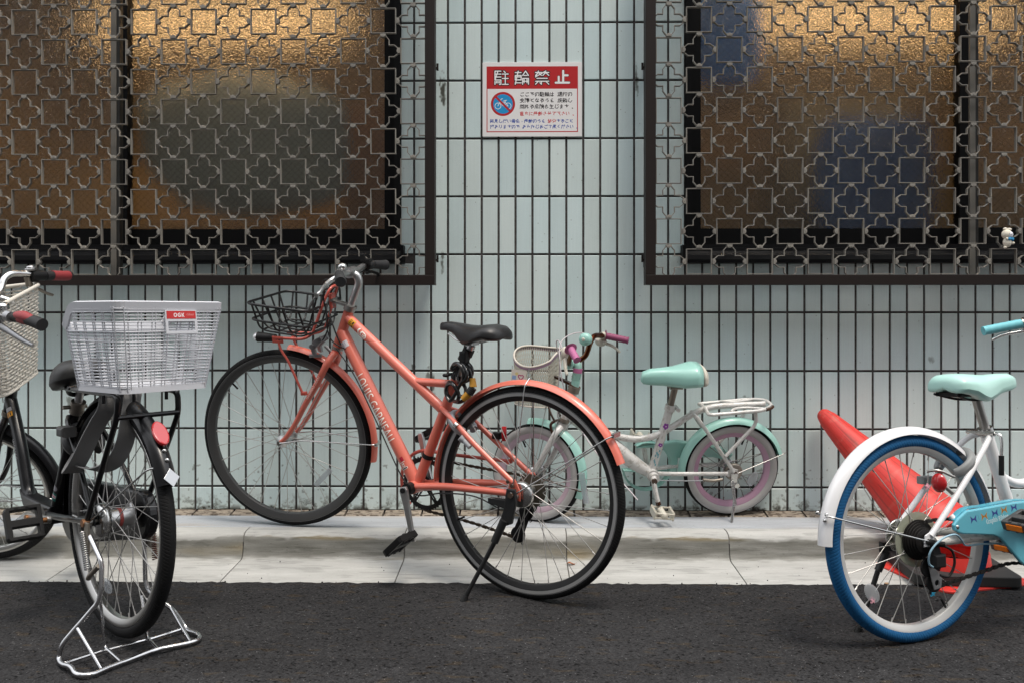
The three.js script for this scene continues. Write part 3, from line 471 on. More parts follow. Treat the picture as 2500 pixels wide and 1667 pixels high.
// ---------------------------------------------------------------- bicycle materials and parts
const scuff = tex(256, 256, (i, j) => { const v = 120 + (fbm(i / 14, j / 14, 4) - 0.5) * 150 + (hash(i, j) - 0.5) * 30; return [v, v, v]; }, false);
const paint = (c, rough = 0.38, more = {}) => mat(c, rough, 0, { clearcoat: 0.55, clearcoatRoughness: 0.18, ...more });
const M_chrome = mat([0.6, 0.6, 0.59], 0.24, 1), M_alloy = mat([0.56, 0.56, 0.56], 0.36, 1), M_steel = mat([0.42, 0.41, 0.39], 0.38, 1), M_spoke = mat([0.5, 0.49, 0.47], 0.4, 0.55), M_oldsteel = mat([0.3, 0.27, 0.23], 0.5, 0.9);
const M_rubber = mat([0.012, 0.012, 0.0125], 0.75, 0, { specularIntensity: 0.5 }), M_blackplastic = mat([0.008, 0.008, 0.0085], 0.5, 0, { specularIntensity: 0.6 }), M_blackpaint = paint([0.003, 0.003, 0.004], 0.32, { clearcoat: 0.3, specularIntensity: 0.6 }), M_cable = mat([0.01, 0.01, 0.011], 0.5);
const rustMap = tex(256, 256, (i, j) => { const r = sm(0.42, 0.62, fbm(i / 24, j / 24, 4)); const v = 150 + (hash(i, j) - 0.5) * 26; return [v + (96 - v) * r, v + (56 - v) * r, v + (30 - v) * r]; });
const M_rusty = mat([0.5, 0.5, 0.5], 0.6, 0.5, { map: rustMap }), M_chain = mat([0.07, 0.048, 0.033], 0.7, 0.5);
const M_clear = mat([0.8, 0.82, 0.84], 0.25, 0, { transmission: 0.78, thickness: 0, specularIntensity: 1 });
const M_redlens = mat([0.45, 0.01, 0.014], 0.2, 0, { clearcoat: 1, clearcoatRoughness: 0.05 });
const M_amber = mat([0.8, 0.2, 0.015], 0.25, 0, { clearcoat: 0.7 });
const M_greyplastic = mat([0.33, 0.35, 0.37], 0.5);
const treadBump = (() => { const t = tex(256, 256, (i, j) => { const v = j / 256, q = Math.abs(v - 0.5) * 2, a = ((i + (v > 0.5 ? 1 : -1) * j * 0.6) % 32 + 32) % 32; const b = q < 0.12 ? 200 : (a < 10 ? 40 : 220); return [b, b, b]; }, false); return t; })();
const tyreMat = (c, r = 0.78, L = 0.1) => { const b = treadBump.clone(); b.repeat.set(1 / 0.075, 1 / L); b.needsUpdate = true; return mat(c, r, 0, { bumpMap: b, bumpScale: 0.0035, specularIntensity: 0.4 }); };

/* a wheel in the plane z = 0 about (cx, cy), carried by matrix S when it steers */
function wheel(parent, cx, cy, o, S) {
  const put = (g) => { g.translate(cx, cy, 0); if (S) g.applyMatrix4(S); return g; };
  const { R, r } = o, bead = R - r * (o.bead ?? 1.85), rimOut = bead + 0.004, rimIn = bead - (o.rimDepth ?? 0.016), hw = o.rimW ?? r * 0.78;
  const w = new THREE.Group(); w.name = 'wheel'; parent.add(w);
  const sect = []; for (let k = 0; k <= 14; k++) { const a = -Math.PI * 0.80 + Math.PI * 1.6 * k / 14; sect.push([R - r + r * Math.cos(a), r * (o.wide ?? 1) * Math.sin(a)]); }
  add(w, 'tyre', put(turned(sect, 96, 0, 2 * Math.PI, false)), o.tyre);
  if (o.stripe) [1, -1].forEach((s) => add(w, 'tyre_stripe', put(turned([[o.stripe[0], s * o.stripe[2]], [o.stripe[1], s * (o.stripe[3] ?? o.stripe[2])]], 96, 0, 2 * Math.PI, false)), o.stripeMat));
  add(w, 'rim', put(turned([[rimOut, hw], [rimOut - 0.002, hw + 0.0012], [bead - 0.006, hw], [rimIn + 0.002, hw * 0.62], [rimIn, hw * 0.45], [rimIn, -hw * 0.45], [rimIn + 0.002, -hw * 0.62], [bead - 0.006, -hw], [rimOut - 0.002, -hw - 0.0012], [rimOut, -hw]], 96)), o.rim);
  if (o.band) [1, -1].forEach((s) => add(w, 'rim_band', put(turned([[rimOut - 0.0005, s * (hw + 0.0016)], [rimOut - 0.0105, s * (hw + 0.0012)]], 96, 0, 2 * Math.PI, false)), o.band));
  const n = o.spokes ?? 36, fr = o.flange ?? 0.022, hz = o.hubHalf ?? 0.03, sp = [];
  for (let k = 0; k < n; k++) {
    const side = k % 2 ? 1 : -1, a = (k + 0.5) / n * 2 * Math.PI, cross = ((k >> 1) % 2 ? 1 : -1) * (o.cross ?? 1.15), b = a + cross;
    const fz = side * hz * (side > 0 && o.dish ? 0.7 : 1);
    sp.push(bar(V(fr * Math.cos(b), fr * Math.sin(b), fz), V((rimIn + 0.001) * Math.cos(a), (rimIn + 0.001) * Math.sin(a), side * 0.001), 0.00125, 5), bar(V((rimIn - 0.013) * Math.cos(a), (rimIn - 0.013) * Math.sin(a), side * 0.0012), V((rimIn + 0.001) * Math.cos(a), (rimIn + 0.001) * Math.sin(a), side * 0.001), 0.0019, 5));
  }
  add(w, 'spokes', put(merge(sp)), o.spokeMat ?? M_spoke);
  const hb = [[o.hubR ?? 0.012, -hz + 0.004], [fr + 0.004, -hz], [fr + 0.004, -hz - 0.003], [0.009, -hz - 0.009], [0.009, -hz - 0.016], [0.0001, -hz - 0.016]].map(([q, z]) => [q, z]);
  add(w, 'hub', put(turned([...hb].reverse().concat(hb.map(([q, z]) => [q, -z])), 28, 0, 2 * Math.PI, false)), o.hubMat ?? M_alloy);
  const ax = (o.axle ?? 0.075); add(w, 'axle', put(merge([disc(V(0, 0, -ax), V(0, 0, ax), 0.005, 10), ...[1, -1].map((s) => sweep([V(0, 0, s * (ax - 0.014)), V(0, 0, s * (ax - 0.004))], 0.0095, 6))])), o.axleMat ?? M_steel);
  const va = (o.valve ?? 140) * RAD; add(w, 'valve', put(bar(V(rimIn * Math.cos(va), rimIn * Math.sin(va), 0), V((rimIn - 0.028) * Math.cos(va), (rimIn - 0.028) * Math.sin(va), 0), 0.0035, 7)), M_rubber);
  if (o.reflector != null) { // plate clipped between spokes
    const a = o.reflector * RAD, q = (bead + fr) * (o.reflAt ?? 0.58), g = o.reflOval ? ball(1, 0, 0, 0, 0.02, 0.032, 0.005) : box(0.02, 0.095, 0.008, 0, 0, 0, 0.003);
    g.rotateZ(a + (o.reflTurn ?? 0)); g.translate(q * Math.cos(a), q * Math.sin(a), o.reflZ ?? -0.012); add(w, 'spoke_reflector', put(g), M_clear);
  }
  return w;
}
// mudguard: a thin trough over the wheel from angle a0 to a1 (degrees)
function guardGeo(R, halfW, depth, a0, a1, th = 0.0016, seg = 48) {
  const o = [], i = []; for (let k = 0; k <= 10; k++) { const t = -1 + 2 * k / 10, y = depth * (1 - Math.pow(Math.abs(t), 2.4)); o.push([R - depth + y, t * halfW]); i.push([R - depth + y - th, t * (halfW - th)]); }
  return turned([...o, ...i.reverse()], seg, a0 * RAD, a1 * RAD);
}
function steerMatrix(p, deg, by) { const a = V(-Math.sin(deg * RAD), Math.cos(deg * RAD), 0).normalize(); return new THREE.Matrix4().makeTranslation(p.x, p.y, p.z).multiply(new THREE.Matrix4().makeRotationAxis(a, by * RAD)).multiply(new THREE.Matrix4().makeTranslation(-p.x, -p.y, -p.z)); }
// saddle along +x (nose): rings of [x, half width, top y, skirt depth]
function saddleGeo(stations, n = 28) {
  return loft(stations.map(([x, w, y, d, crown = 0.2]) => Array.from({ length: n }, (_, k) => {
    const a = k / n * 2 * Math.PI, c = Math.cos(a), s = Math.sin(a), z = w * Math.sign(c) * Math.pow(Math.abs(c), 0.75);
    const yy = s >= 0 ? y - d * 0.5 + d * 0.5 * Math.pow(s, 0.6) - d * crown * Math.pow(Math.abs(c), 3) : y - d * 0.5 - d * 0.5 * Math.pow(-s, 0.5) * (0.35 + 0.65 * Math.pow(Math.abs(c), 0.5));
    return V(x, yy, z);
  })));
}
function pedalGeo(l = 0.095, w = 0.085, h = 0.022, axis = 1) {     // cage in x (length) and z (width), centred
  const o = [[-l / 2, -w / 2], [-l / 2 + 0.01, -w / 2 - 0.004], [l / 2 - 0.01, -w / 2 - 0.004], [l / 2, -w / 2], [l / 2, w / 2], [-l / 2, w / 2]];
  const hole = (x0, x1, z0, z1) => [[x0, z0], [x0, z1], [x1, z1], [x1, z0]];
  const g = plate(o, h, -h / 2, [hole(-l / 2 + 0.011, -0.011, -w / 2 + 0.01, w / 2 - 0.012), hole(0.011, l / 2 - 0.011, -w / 2 + 0.01, w / 2 - 0.012)], 0.002); g.rotateX(Math.PI / 2);
  return merge([g, ...[-1, 1].flatMap((s) => Array.from({ length: 5 }, (_, k) => box(0.004, 0.005, 0.01, s * (l / 2 - 0.004), (k % 2 ? 1 : -1) * h / 2, -w / 2 + 0.012 + k * 0.015))), bar(V(0, 0, -w / 2 + 0.005), V(0, 0, w / 2 - 0.005), 0.008, 10)]);
}
function chainGeo(P, pitch = 0.0127) {                              // links laid along a path
  const c = new THREE.CatmullRomCurve3(P, false, 'centripetal'), n = Math.max(2, Math.round(c.getLength() / pitch)), pts = c.getSpacedPoints(n), out = [];
  for (let i = 0; i < n; i++) { const a = pts[i], b = pts[i + 1], d = b.clone().sub(a), ang = Math.atan2(d.y, d.x), L = d.length();
    for (const s of [1, -1]) { const g = box(L * 1.25, i % 2 ? 0.0085 : 0.0065, 0.0012, L / 2, 0, s * (i % 2 ? 0.0038 : 0.0022)); g.rotateZ(ang); g.translate(a.x, a.y, a.z); out.push(g); }
    out.push(bar(V(a.x, a.y, a.z - 0.0042), V(a.x, a.y, a.z + 0.0042), 0.0036, 6)); }
  return merge(out);
}
function chainring(x, y, z, R, arms = 5, turn = 0) {
  const teeth = Math.round(R * 2 * Math.PI / 0.0127), o = []; for (let k = 0; k < teeth * 2; k++) { const a = k / teeth / 2 * 2 * Math.PI; const q = R + (k % 2 ? 0.003 : -0.003); o.push([q * Math.cos(a), q * Math.sin(a)]); }
  const list = [plate(o, 0.003, -0.0015, [circlePts(0, 0, R - 0.017, 40).reverse()], 0.0004), plate(circlePts(0, 0, 0.027, 20), 0.006, -0.003)];
  for (let k = 0; k < arms; k++) { const a = turn + k / arms * 2 * Math.PI; const g = plate([[0.02, -0.008], [R - 0.012, -0.0065], [R - 0.012, 0.0065], [0.02, 0.008]], 0.005, -0.0025, [[[0.035, -0.0022], [0.035, 0.0022], [R - 0.03, 0.002], [R - 0.03, -0.002]]], 0.0006); g.rotateZ(a); list.push(g); }
  const g = merge(list); g.translate(x, y, z); return g;
}
function spring(a, b, R, turns, r) { const d = b.clone().sub(a), L = d.length(), u = d.clone().normalize(), n = Math.abs(u.y) < 0.9 ? V(0, 1, 0) : V(1, 0, 0); n.addScaledVector(u, -n.dot(u)).normalize(); const m = u.clone().cross(n), P = []; for (let i = 0; i <= turns * 9; i++) { const t = i / (turns * 9), q = t * turns * 2 * Math.PI; P.push(a.clone().addScaledVector(u, t * L).addScaledVector(n, R * Math.cos(q)).addScaledVector(m, R * Math.sin(q))); } return sweep(P, r, 4); }
// a curved strip just off a tube that carries printed matter; side: +1 towards +z, -1 towards -z
function decal(a, b, r, spread, side, flip) {
  const u = b.clone().sub(a), L = u.length(); u.normalize(); const z = V(0, 0, side), up = z.clone().addScaledVector(u, -z.dot(u)).normalize(), w = u.clone().cross(up), pos = [], uv = [], idx = [], N = 10;
  for (let i = 0; i <= N; i++) { const q = (i / N - 0.5) * spread; for (let k = 0; k <= 1; k++) { const p = (k ? b : a).clone().addScaledVector(up, r * Math.cos(q)).addScaledVector(w, r * Math.sin(q)); pos.push(p.x, p.y, p.z); uv.push(k, flip ? 1 - i / N : i / N); } }
  for (let i = 0; i < N; i++) { const c = i * 2; idx.push(c, c + 1, c + 2, c + 2, c + 1, c + 3); }
  const g = new THREE.BufferGeometry(); g.setAttribute('position', new THREE.Float32BufferAttribute(pos, 3)); g.setAttribute('uv', new THREE.Float32BufferAttribute(uv, 2)); g.setIndex(idx); g.computeVertexNormals(); return g;
}
const print = (w, h, draw, rough = 0.45) => mat([0.95, 0.95, 0.95], rough, 0, { map: canvasTex(w, h, draw), transparent: true });
// ---------------------------------------------------------------- coral city bicycle
{
  const b = thing('city_bicycle', 'coral city bicycle with black wire front basket and black saddle', 'bicycle', [0.016, 0, 0.747], 150, -1.5);
  const C = paint([0.68, 0.158, 0.108], 0.4), Cd = paint([0.5, 0.085, 0.06], 0.45);
  const S = steerMatrix(V(0.78, 0.81, 0), 24, 19.5), st = (g) => (merge([g].flat(9)).applyMatrix4(S));
  const dk = mat([0.025, 0.025, 0.026], 0.42, 0.4), line = mat([0.12, 0.12, 0.12], 0.6);
  const tyre = tyreMat([0.009, 0.009, 0.0095]);
  wheel(b, 0, 0.343, { R: 0.343, r: 0.0165, bead: 1.5, tyre, rim: dk, band: mat([0.36, 0.36, 0.36], 0.4, 0.3), rimDepth: 0.024, rimW: 0.015, spokes: 36, flange: 0.026, hubHalf: 0.033, hubR: 0.018, valve: -24, reflector: 170, reflAt: 0.62, stripe: [0.3222, 0.3248, 0.0163], stripeMat: line, axle: 0.078 });
  wheel(b, 1.033, 0.448, { R: 0.343, r: 0.0165, bead: 1.5, tyre, rim: mat([0.085, 0.085, 0.086], 0.4, 0.4), rimDepth: 0.024, rimW: 0.015, spokes: 32, flange: 0.019, hubHalf: 0.036, hubR: 0.016, valve: 47, reflector: 227, reflAt: 0.6, stripe: [0.3222, 0.3248, 0.0163], stripeMat: line, axle: 0.07 }, S);
  const frame = add(b, 'frame', [
    bar(V(0.792, 0.797), V(0.732, 0.932), 0.0185, 16), bar(V(0.744, 0.905), V(0.325, 0.592), 0.0182, 14), bar(V(0.441, 0.683), V(0.284, 0.68), 0.0138, 12), bar(V(0.771, 0.852), V(0.446, 0.335), 0.0228, 16), bar(V(0.264, 0.707), V(0.441, 0.318), 0.018, 14),
    disc(V(0.44, 0.319, -0.036), V(0.44, 0.319, 0.036), 0.0225, 18),
    ...[1, -1].flatMap((s) => [tubeS([V(0.432, 0.322, s * 0.026), V(0.3, 0.338, s * 0.036), V(0.14, 0.347, s * 0.056), V(0.022, 0.35, s * 0.062)], (t) => 0.0138 - 0.0025 * t, 10), tubeS([V(0.322, 0.598, s * 0.012), V(0.285, 0.583, s * 0.032), V(0.235, 0.553, s * 0.05), V(0.16, 0.494, s * 0.058), V(0.014, 0.384, s * 0.062)], 0.0092, 10), plate([[-0.012, 0.328], [0.03, 0.336], [0.034, 0.36], [0.022, 0.395], [0.006, 0.395], [-0.012, 0.36]], 0.005, s * 0.062 - 0.0025)]),
    bar(V(0.275, 0.575, -0.04), V(0.275, 0.575, 0.04), 0.007, 8), bar(V(0.345, 0.334, -0.034), V(0.345, 0.334, 0.034), 0.007, 8),
  ], C);
  add(frame, 'lettering', decal(V(0.6888, 0.7215), V(0.5185, 0.4504), 0.0232, 2.3, -1, true), print(1024, 128, (c, w, h) => { c.fillStyle = '#fff4ea'; c.font = '500 116px sans-serif'; c.textAlign = 'center'; c.textBaseline = 'middle'; c.fillText('LOUIS GARNEAU', w / 2, h / 2 + 4, w * 0.99); }));
  add(frame, 'emblem', decal(V(0.683, 0.8594), V(0.643, 0.8295), 0.0186, 1.7, -1, true), print(128, 96, (c, w, h) => { c.strokeStyle = '#fff4ea'; c.lineWidth = 15; c.lineJoin = 'miter'; c.beginPath(); c.moveTo(22, 12); c.lineTo(12, 40); c.lineTo(26, 76); c.lineTo(52, 76); c.stroke(); c.beginPath(); c.moveTo(98, 22); c.lineTo(58, 22); c.lineTo(50, 50); c.lineTo(60, 70); c.lineTo(94, 70); c.lineTo(96, 48); c.lineTo(76, 48); c.stroke(); c.beginPath(); c.moveTo(104, 20); c.lineTo(120, 50); c.lineTo(104, 84); c.stroke(); }));
  add(frame, 'warning_sticker', decal(V(0.722, 0.8886), V(0.7005, 0.8726), 0.0186, 2.0, -1), print(64, 96, (c) => { c.fillStyle = '#d8960e'; c.fillRect(0, 0, 64, 96); c.fillStyle = '#3a2606'; for (let k = 0; k < 5; k++) c.fillRect(8, 10 + k * 16, 22, 6); c.fillRect(40, 12, 14, 24); c.fillRect(40, 52, 16, 26); }));
  add(frame, 'registration_sticker', decal(V(0.748, 0.8155), V(0.7347, 0.7943), 0.0232, 1.5, -1), print(64, 64, (c) => { c.fillStyle = '#d9d4d8'; c.fillRect(0, 0, 64, 64); c.fillStyle = '#b9b4c4'; c.fillRect(6, 20, 52, 8); c.fillRect(6, 40, 40, 6); }));
  add(frame, 'spec_sticker', decal(V(0.4977, 0.4173), V(0.472, 0.3765), 0.0232, 1.3, -1, true), print(128, 64, (c, w, h) => { c.fillStyle = '#b01432'; c.fillRect(4, 8, 40, 26); c.fillStyle = '#f2e6df'; c.fillRect(50, 6, 6, 50); c.font = 'bold 34px sans-serif'; c.fillText('R2', 62, 42); c.fillRect(104, 4, 20, 56); c.fillStyle = '#1c2b33'; c.fillRect(108, 10, 12, 44); }));
  add(frame, 'seat_tube_strap', bar(V(0.3875, 0.4355), V(0.394, 0.4215), 0.0194, 14), M_rubber);
  add(b, 'headset', [bar(V(0.735, 0.927), V(0.728, 0.943), 0.0215, 18), st([bar(V(0.789, 0.797), V(0.7935, 0.787), 0.0215, 18)])], M_steel);
  // fork, stem, bar
  const fork = add(b, 'fork', [st([bar(V(0.7935, 0.787), V(0.803, 0.766), 0.019, 14), ...[1, -1].map((s) => sweep(smooth([V(0.797, 0.776, s * 0.018), V(0.815, 0.747, s * 0.047), V(0.86, 0.672, s * 0.053), V(0.915, 0.595, s * 0.055), V(0.97, 0.512, s * 0.055), V(1.012, 0.464, s * 0.055), V(1.034, 0.449, s * 0.055)], 6), (t) => 0.0142 - 0.0068 * t, 12))])], C);
  add(fork, 'lettering', st([decal(V(0.843, 0.701, -0.0525), V(0.9, 0.617, -0.0549), 0.0132, 1.3, -1)]), print(512, 96, (c, w, h) => { c.fillStyle = '#fbe9df'; c.font = '400 70px sans-serif'; c.textAlign = 'center'; c.textBaseline = 'middle'; c.fillText('LOUIS GARNEAU', w / 2, h / 2, w * 0.98); }));
  add(b, 'stem', st([sweep(smooth([V(0.732, 0.925), V(0.72, 0.953), V(0.7, 0.995), V(0.6865, 1.026), V(0.689, 1.049), V(0.707, 1.063)], 7), (t) => 0.0128 + 0.003 * t, 14), disc(V(0.711, 1.066, -0.024), V(0.711, 1.066, 0.024), 0.0195, 18), bar(V(0.726, 1.073, 0), V(0.738, 1.062, 0), 0.0065, 8)]), M_alloy);
  const hbPath = (s) => s > 0 ? [V(0.711, 1.066, 0), V(0.711, 1.066, 0.05), V(0.713, 1.072, 0.1), V(0.71, 1.077, 0.14), V(0.702, 1.074, 0.18), V(0.69, 1.068, 0.22), V(0.678, 1.064, 0.25)] : [V(0.711, 1.066, 0), V(0.711, 1.066, s * 0.05), V(0.708, 1.072, s * 0.1), V(0.692, 1.078, s * 0.15), V(0.668, 1.076, s * 0.2), V(0.644, 1.071, s * 0.25), V(0.629, 1.067, s * 0.285)];
  add(b, 'handlebar', st([1, -1].map((s) => tubeS(hbPath(s), 0.0112, 12))), M_alloy);
  for (const s of [1, -1]) add(b, 'grip', st([sweep(smooth(s > 0 ? [V(0.706, 1.0755, 0.165), V(0.697, 1.0715, 0.2), V(0.686, 1.0665, 0.23), V(0.674, 1.0625, 0.26)] : [V(0.679, 1.0775, s * 0.178), V(0.656, 1.074, s * 0.225), V(0.637, 1.0695, s * 0.265), V(0.624, 1.066, s * 0.295)], 6), (t) => 0.0158 + 0.0045 * t * t - (t > 0.95 ? 0.004 : 0), 16)]), mat([0.014, 0.0145, 0.016], 0.7));
  for (const s of [1, -1]) add(b, 'brake_lever', st([disc(V(0.7, 1.075, s * 0.13), V(0.688, 1.077, s * 0.158), 0.017, 14), tubeS([V(0.71, 1.062, s * 0.142), V(0.722, 1.055, s * 0.155), V(0.727, 1.045, s * 0.19)], 0.009, 8), sweep(smooth([V(0.725, 1.047, s * 0.17), V(0.722, 1.043, s * 0.215), V(0.716, 1.03, s * 0.262), V(0.72, 1.022, s * 0.285)], 5), (t) => 0.0068 - 0.001 * t + (t > 0.94 ? 0.003 : 0), 8)]), s > 0 ? M_blackplastic : M_alloy);
  add(b, 'shifter', st([box(0.03, 0.022, 0.03, 0.7, 1.09, 0.135, 0.004), box(0.02, 0.03, 0.012, 0.712, 1.106, 0.12, 0.003), box(0.026, 0.012, 0.024, 0.716, 1.05, -0.115, 0.004)]), M_blackplastic);
  add(b, 'bell', st([ball(0.017, 0.712, 1.094, -0.072, 1, 0.8, 1)]), M_chrome);
  add(b, 'brake_cable', [st([tubeS([V(0.72, 1.055, -0.14), V(0.775, 1.05, -0.1), V(0.8, 0.98, -0.06), V(0.8, 0.88, -0.045), V(0.835, 0.825, -0.03), V(0.868, 0.81, -0.012)], 0.0027, 6), tubeS([V(0.72, 1.055, 0.14), V(0.79, 1.03, 0.09), V(0.8, 0.94, -0.02), V(0.775, 0.86, -0.045), V(0.76, 0.81, -0.04)], 0.0027, 6), tubeS([V(0.716, 1.085, 0.12), V(0.8, 1.02, 0.06), V(0.81, 0.92, -0.03), V(0.79, 0.83, -0.05), V(0.74, 0.79, -0.035)], 0.0027, 6)]), tubeS([V(0.77, 0.79, -0.03), V(0.7, 0.71, -0.028), V(0.6, 0.55, -0.028), V(0.47, 0.335, -0.028), V(0.43, 0.295, -0.02), V(0.3, 0.318, -0.045), V(0.15, 0.326, -0.068), V(0.06, 0.3, -0.075)], 0.0025, 6)], M_cable);
  add(b, 'front_brake', st([plate([[0.842, 0.84], [0.872, 0.826], [0.884, 0.8], [0.878, 0.775], [0.866, 0.772], [0.868, 0.795], [0.85, 0.812], [0.832, 0.822]], 0.016, -0.034), plate([[0.842, 0.84], [0.872, 0.826], [0.884, 0.8], [0.878, 0.775], [0.866, 0.772], [0.868, 0.795], [0.85, 0.812], [0.832, 0.822]], 0.016, 0.018), bar(V(0.846, 0.826, -0.034), V(0.846, 0.826, 0.034), 0.008, 10), bar(V(0.84, 0.8, 0), V(0.815, 0.772, 0), 0.006, 8), box(0.05, 0.012, 0.01, 0.872, 0.768, -0.02, 0.003), disc(V(0.876, 0.806, -0.042), V(0.876, 0.806, -0.03), 0.008, 10)]), mat([0.36, 0.36, 0.37], 0.42, 0.9));
  // mudguards
  const mg = guardGeo(0.363, 0.0235, 0.014, 1, 160); mg.translate(0, 0.343, 0);
  const rearGuard = add(b, 'mudguard', mg, C);
  add(rearGuard, 'mudguard_stay', [...[1, -1].flatMap((s) => [tubeR([V(0.012, 0.375, s * 0.068), V(-0.014, 0.695, s * 0.026), V(-0.015, 0.71, 0)], 0.0024, 0.02, 6), tubeR([V(0.0, 0.352, s * 0.072), V(-0.3, 0.543, s * 0.03), V(-0.316, 0.55, s * 0.022)], 0.0024, 0.01, 6)]), box(0.01, 0.014, 0.05, -0.314, 0.551, 0, 0.002)], M_chrome);
  const fg = guardGeo(0.363, 0.0225, 0.013, 98, 194); fg.translate(1.033, 0.448, 0);
  const frontGuard = add(b, 'mudguard', st([fg]), C);
  add(frontGuard, 'mudguard_stay', st([...[1, -1].map((s) => tubeR([V(1.033, 0.449, s * 0.066), V(0.94, 0.458, s * 0.06), V(0.68, 0.432, s * 0.027), V(0.668, 0.431, s * 0.016)], 0.0022, 0.015, 6)), box(0.008, 0.012, 0.046, 0.669, 0.43, 0, 0.002)]), M_chrome);
  // basket on its coral carrier
  const BK = mat([0.008, 0.0085, 0.009], 0.4), rim = (x0, x1, z, y0, y1, r0, rad) => tubeR([V(x1, y1, -z), V(x1, y1, z), V(x0, y0, z), V(x0, y0, -z)], r0, rad, 8, true);
  const hoopX = (x, yt, yb, zt, zb) => tubeR([V(x, yt, -zt), V(x, yb, -zb), V(x, yb, zb), V(x, yt, zt)], 0.0036, 0.035, 7), basket = [];
  basket.push(rim(0.822, 1.055, 0.162, 0.951, 0.989, 0.0048, 0.045), rim(0.838, 1.048, 0.152, 0.894, 0.93, 0.0042, 0.04), rim(0.868, 1.024, 0.118, 0.857, 0.885, 0.0036, 0.03));
  for (const t of [0.06, 0.36, 0.64, 0.94]) { const x = 0.84 + 0.2 * t; basket.push(hoopX(x, 0.951 + 0.036 * t, 0.858 + 0.027 * t, 0.161, 0.118)); }
  for (const z of [-0.1, -0.034, 0.034, 0.1]) basket.push(tubeR([V(1.055, 0.989, z), V(1.024, 0.884, z * 0.8), V(0.868, 0.856, z * 0.8), V(0.812, 0.99, z * 0.9), V(0.806, 1.005, z * 0.88)], 0.0036, 0.035, 7));
  basket.push(tubeR([V(0.826, 0.952, -0.14), V(0.806, 1.006, -0.1), V(0.802, 1.012, 0), V(0.806, 1.006, 0.1), V(0.826, 0.952, 0.14)], 0.0042, 0.03, 8));
  add(b, 'basket', st(basket), BK);
  add(b, 'basket_carrier', st([tubeR([V(1.015, 0.845, -0.055), V(0.9, 0.836, -0.058), V(0.862, 0.85, -0.056), V(0.8, 0.985, -0.042), V(0.782, 1.018, -0.03), V(0.78, 1.02, 0.03), V(0.8, 0.985, 0.042), V(0.862, 0.85, 0.056), V(0.9, 0.836, 0.058), V(1.015, 0.845, 0.055)], 0.0052, 0.025, 8), box(0.01, 0.055, 0.035, 0.795, 0.965, 0, 0.002), bar(V(0.95, 0.84, -0.056), V(0.95, 0.84, 0.056), 0.004, 7), ...[1, -1].map((s) => tubeR([V(0.998, 0.842, s * 0.055), V(0.99, 0.8, s * 0.058), V(0.965, 0.765, s * 0.06), V(0.916, 0.64, s * 0.066)], 0.0048, 0.03, 8)), plate([[0.975, 0.823], [1.018, 0.826], [1.018, 0.851], [0.975, 0.848]], 0.004, -0.06, [[[0.985, 0.834], [1.005, 0.8355], [1.005, 0.8395], [0.985, 0.838]]]), ...[1, -1].map((s) => box(0.02, 0.012, 0.018, 0.912, 0.638, s * 0.062, 0.002))]), Cd);
  add(b, 'basket_bracket', st([plate([[0.715, 0.932], [0.735, 0.942], [0.8, 0.963], [0.8, 0.972], [0.73, 0.952], [0.712, 0.944]], 0.028, -0.014), bar(V(0.727, 0.938), V(0.724, 0.946), 0.0225, 18), disc(V(0.79, 0.969, -0.02), V(0.79, 0.969, 0.02), 0.006, 8)]), M_steel);
  const lamp = add(b, 'head_lamp', st([sweep([V(1.02, 0.838, -0.03), V(1.09, 0.845, -0.03)], (t) => 0.015 + 0.004 * t, 16)]), M_blackplastic);
  add(lamp, 'lens', st([sweep([V(1.088, 0.845, -0.03), V(1.096, 0.8458, -0.03), V(1.104, 0.8465, -0.03)], (t) => 0.018 - 0.006 * t * t, 16)]), mat([0.75, 0.76, 0.78], 0.12, 0.6));
  // saddle
  add(b, 'saddle', saddleGeo([[0.327, 0.006, 0.877, 0.012], [0.318, 0.02, 0.887, 0.03, 0.1], [0.29, 0.024, 0.89, 0.034, 0.12], [0.262, 0.027, 0.887, 0.042, 0.15], [0.24, 0.036, 0.884, 0.062, 0.2], [0.215, 0.05, 0.88, 0.074, 0.24], [0.185, 0.062, 0.877, 0.068, 0.22], [0.155, 0.072, 0.879, 0.06, 0.2], [0.12, 0.077, 0.882, 0.055, 0.16], [0.095, 0.072, 0.878, 0.056, 0.16], [0.078, 0.056, 0.868, 0.044, 0.2], [0.07, 0.03, 0.856, 0.022]]), mat([0.012, 0.012, 0.0125], 0.42, 0, { bumpMap: scuff, bumpScale: 0.0004 }));
  add(b, 'seat_post', [bar(V(0.264, 0.706), V(0.204, 0.812), 0.0136, 12), box(0.03, 0.016, 0.05, 0.204, 0.82, 0, 0.003), ...[1, -1].map((s) => tubeS([V(0.29, 0.85, s * 0.012), V(0.24, 0.826, s * 0.02), V(0.17, 0.826, s * 0.024), V(0.1, 0.845, s * 0.032)], 0.0035, 6))], M_alloy);
  add(b, 'seat_clamp', [bar(V(0.268, 0.698), V(0.26, 0.714), 0.0205, 14), tubeR([V(0.29, 0.71, -0.02), V(0.3, 0.712, -0.03), V(0.296, 0.712, 0.02)], 0.006, 0.01, 7), bar(V(0.226, 0.778), V(0.214, 0.8), 0.0195, 12)], M_blackplastic);
  // drive side
  const crank = add(b, 'crankset', [chainring(0.44, 0.319, 0.046, 0.094, 5, 0.3)], mat([0.014, 0.014, 0.0145], 0.45, 0.4));
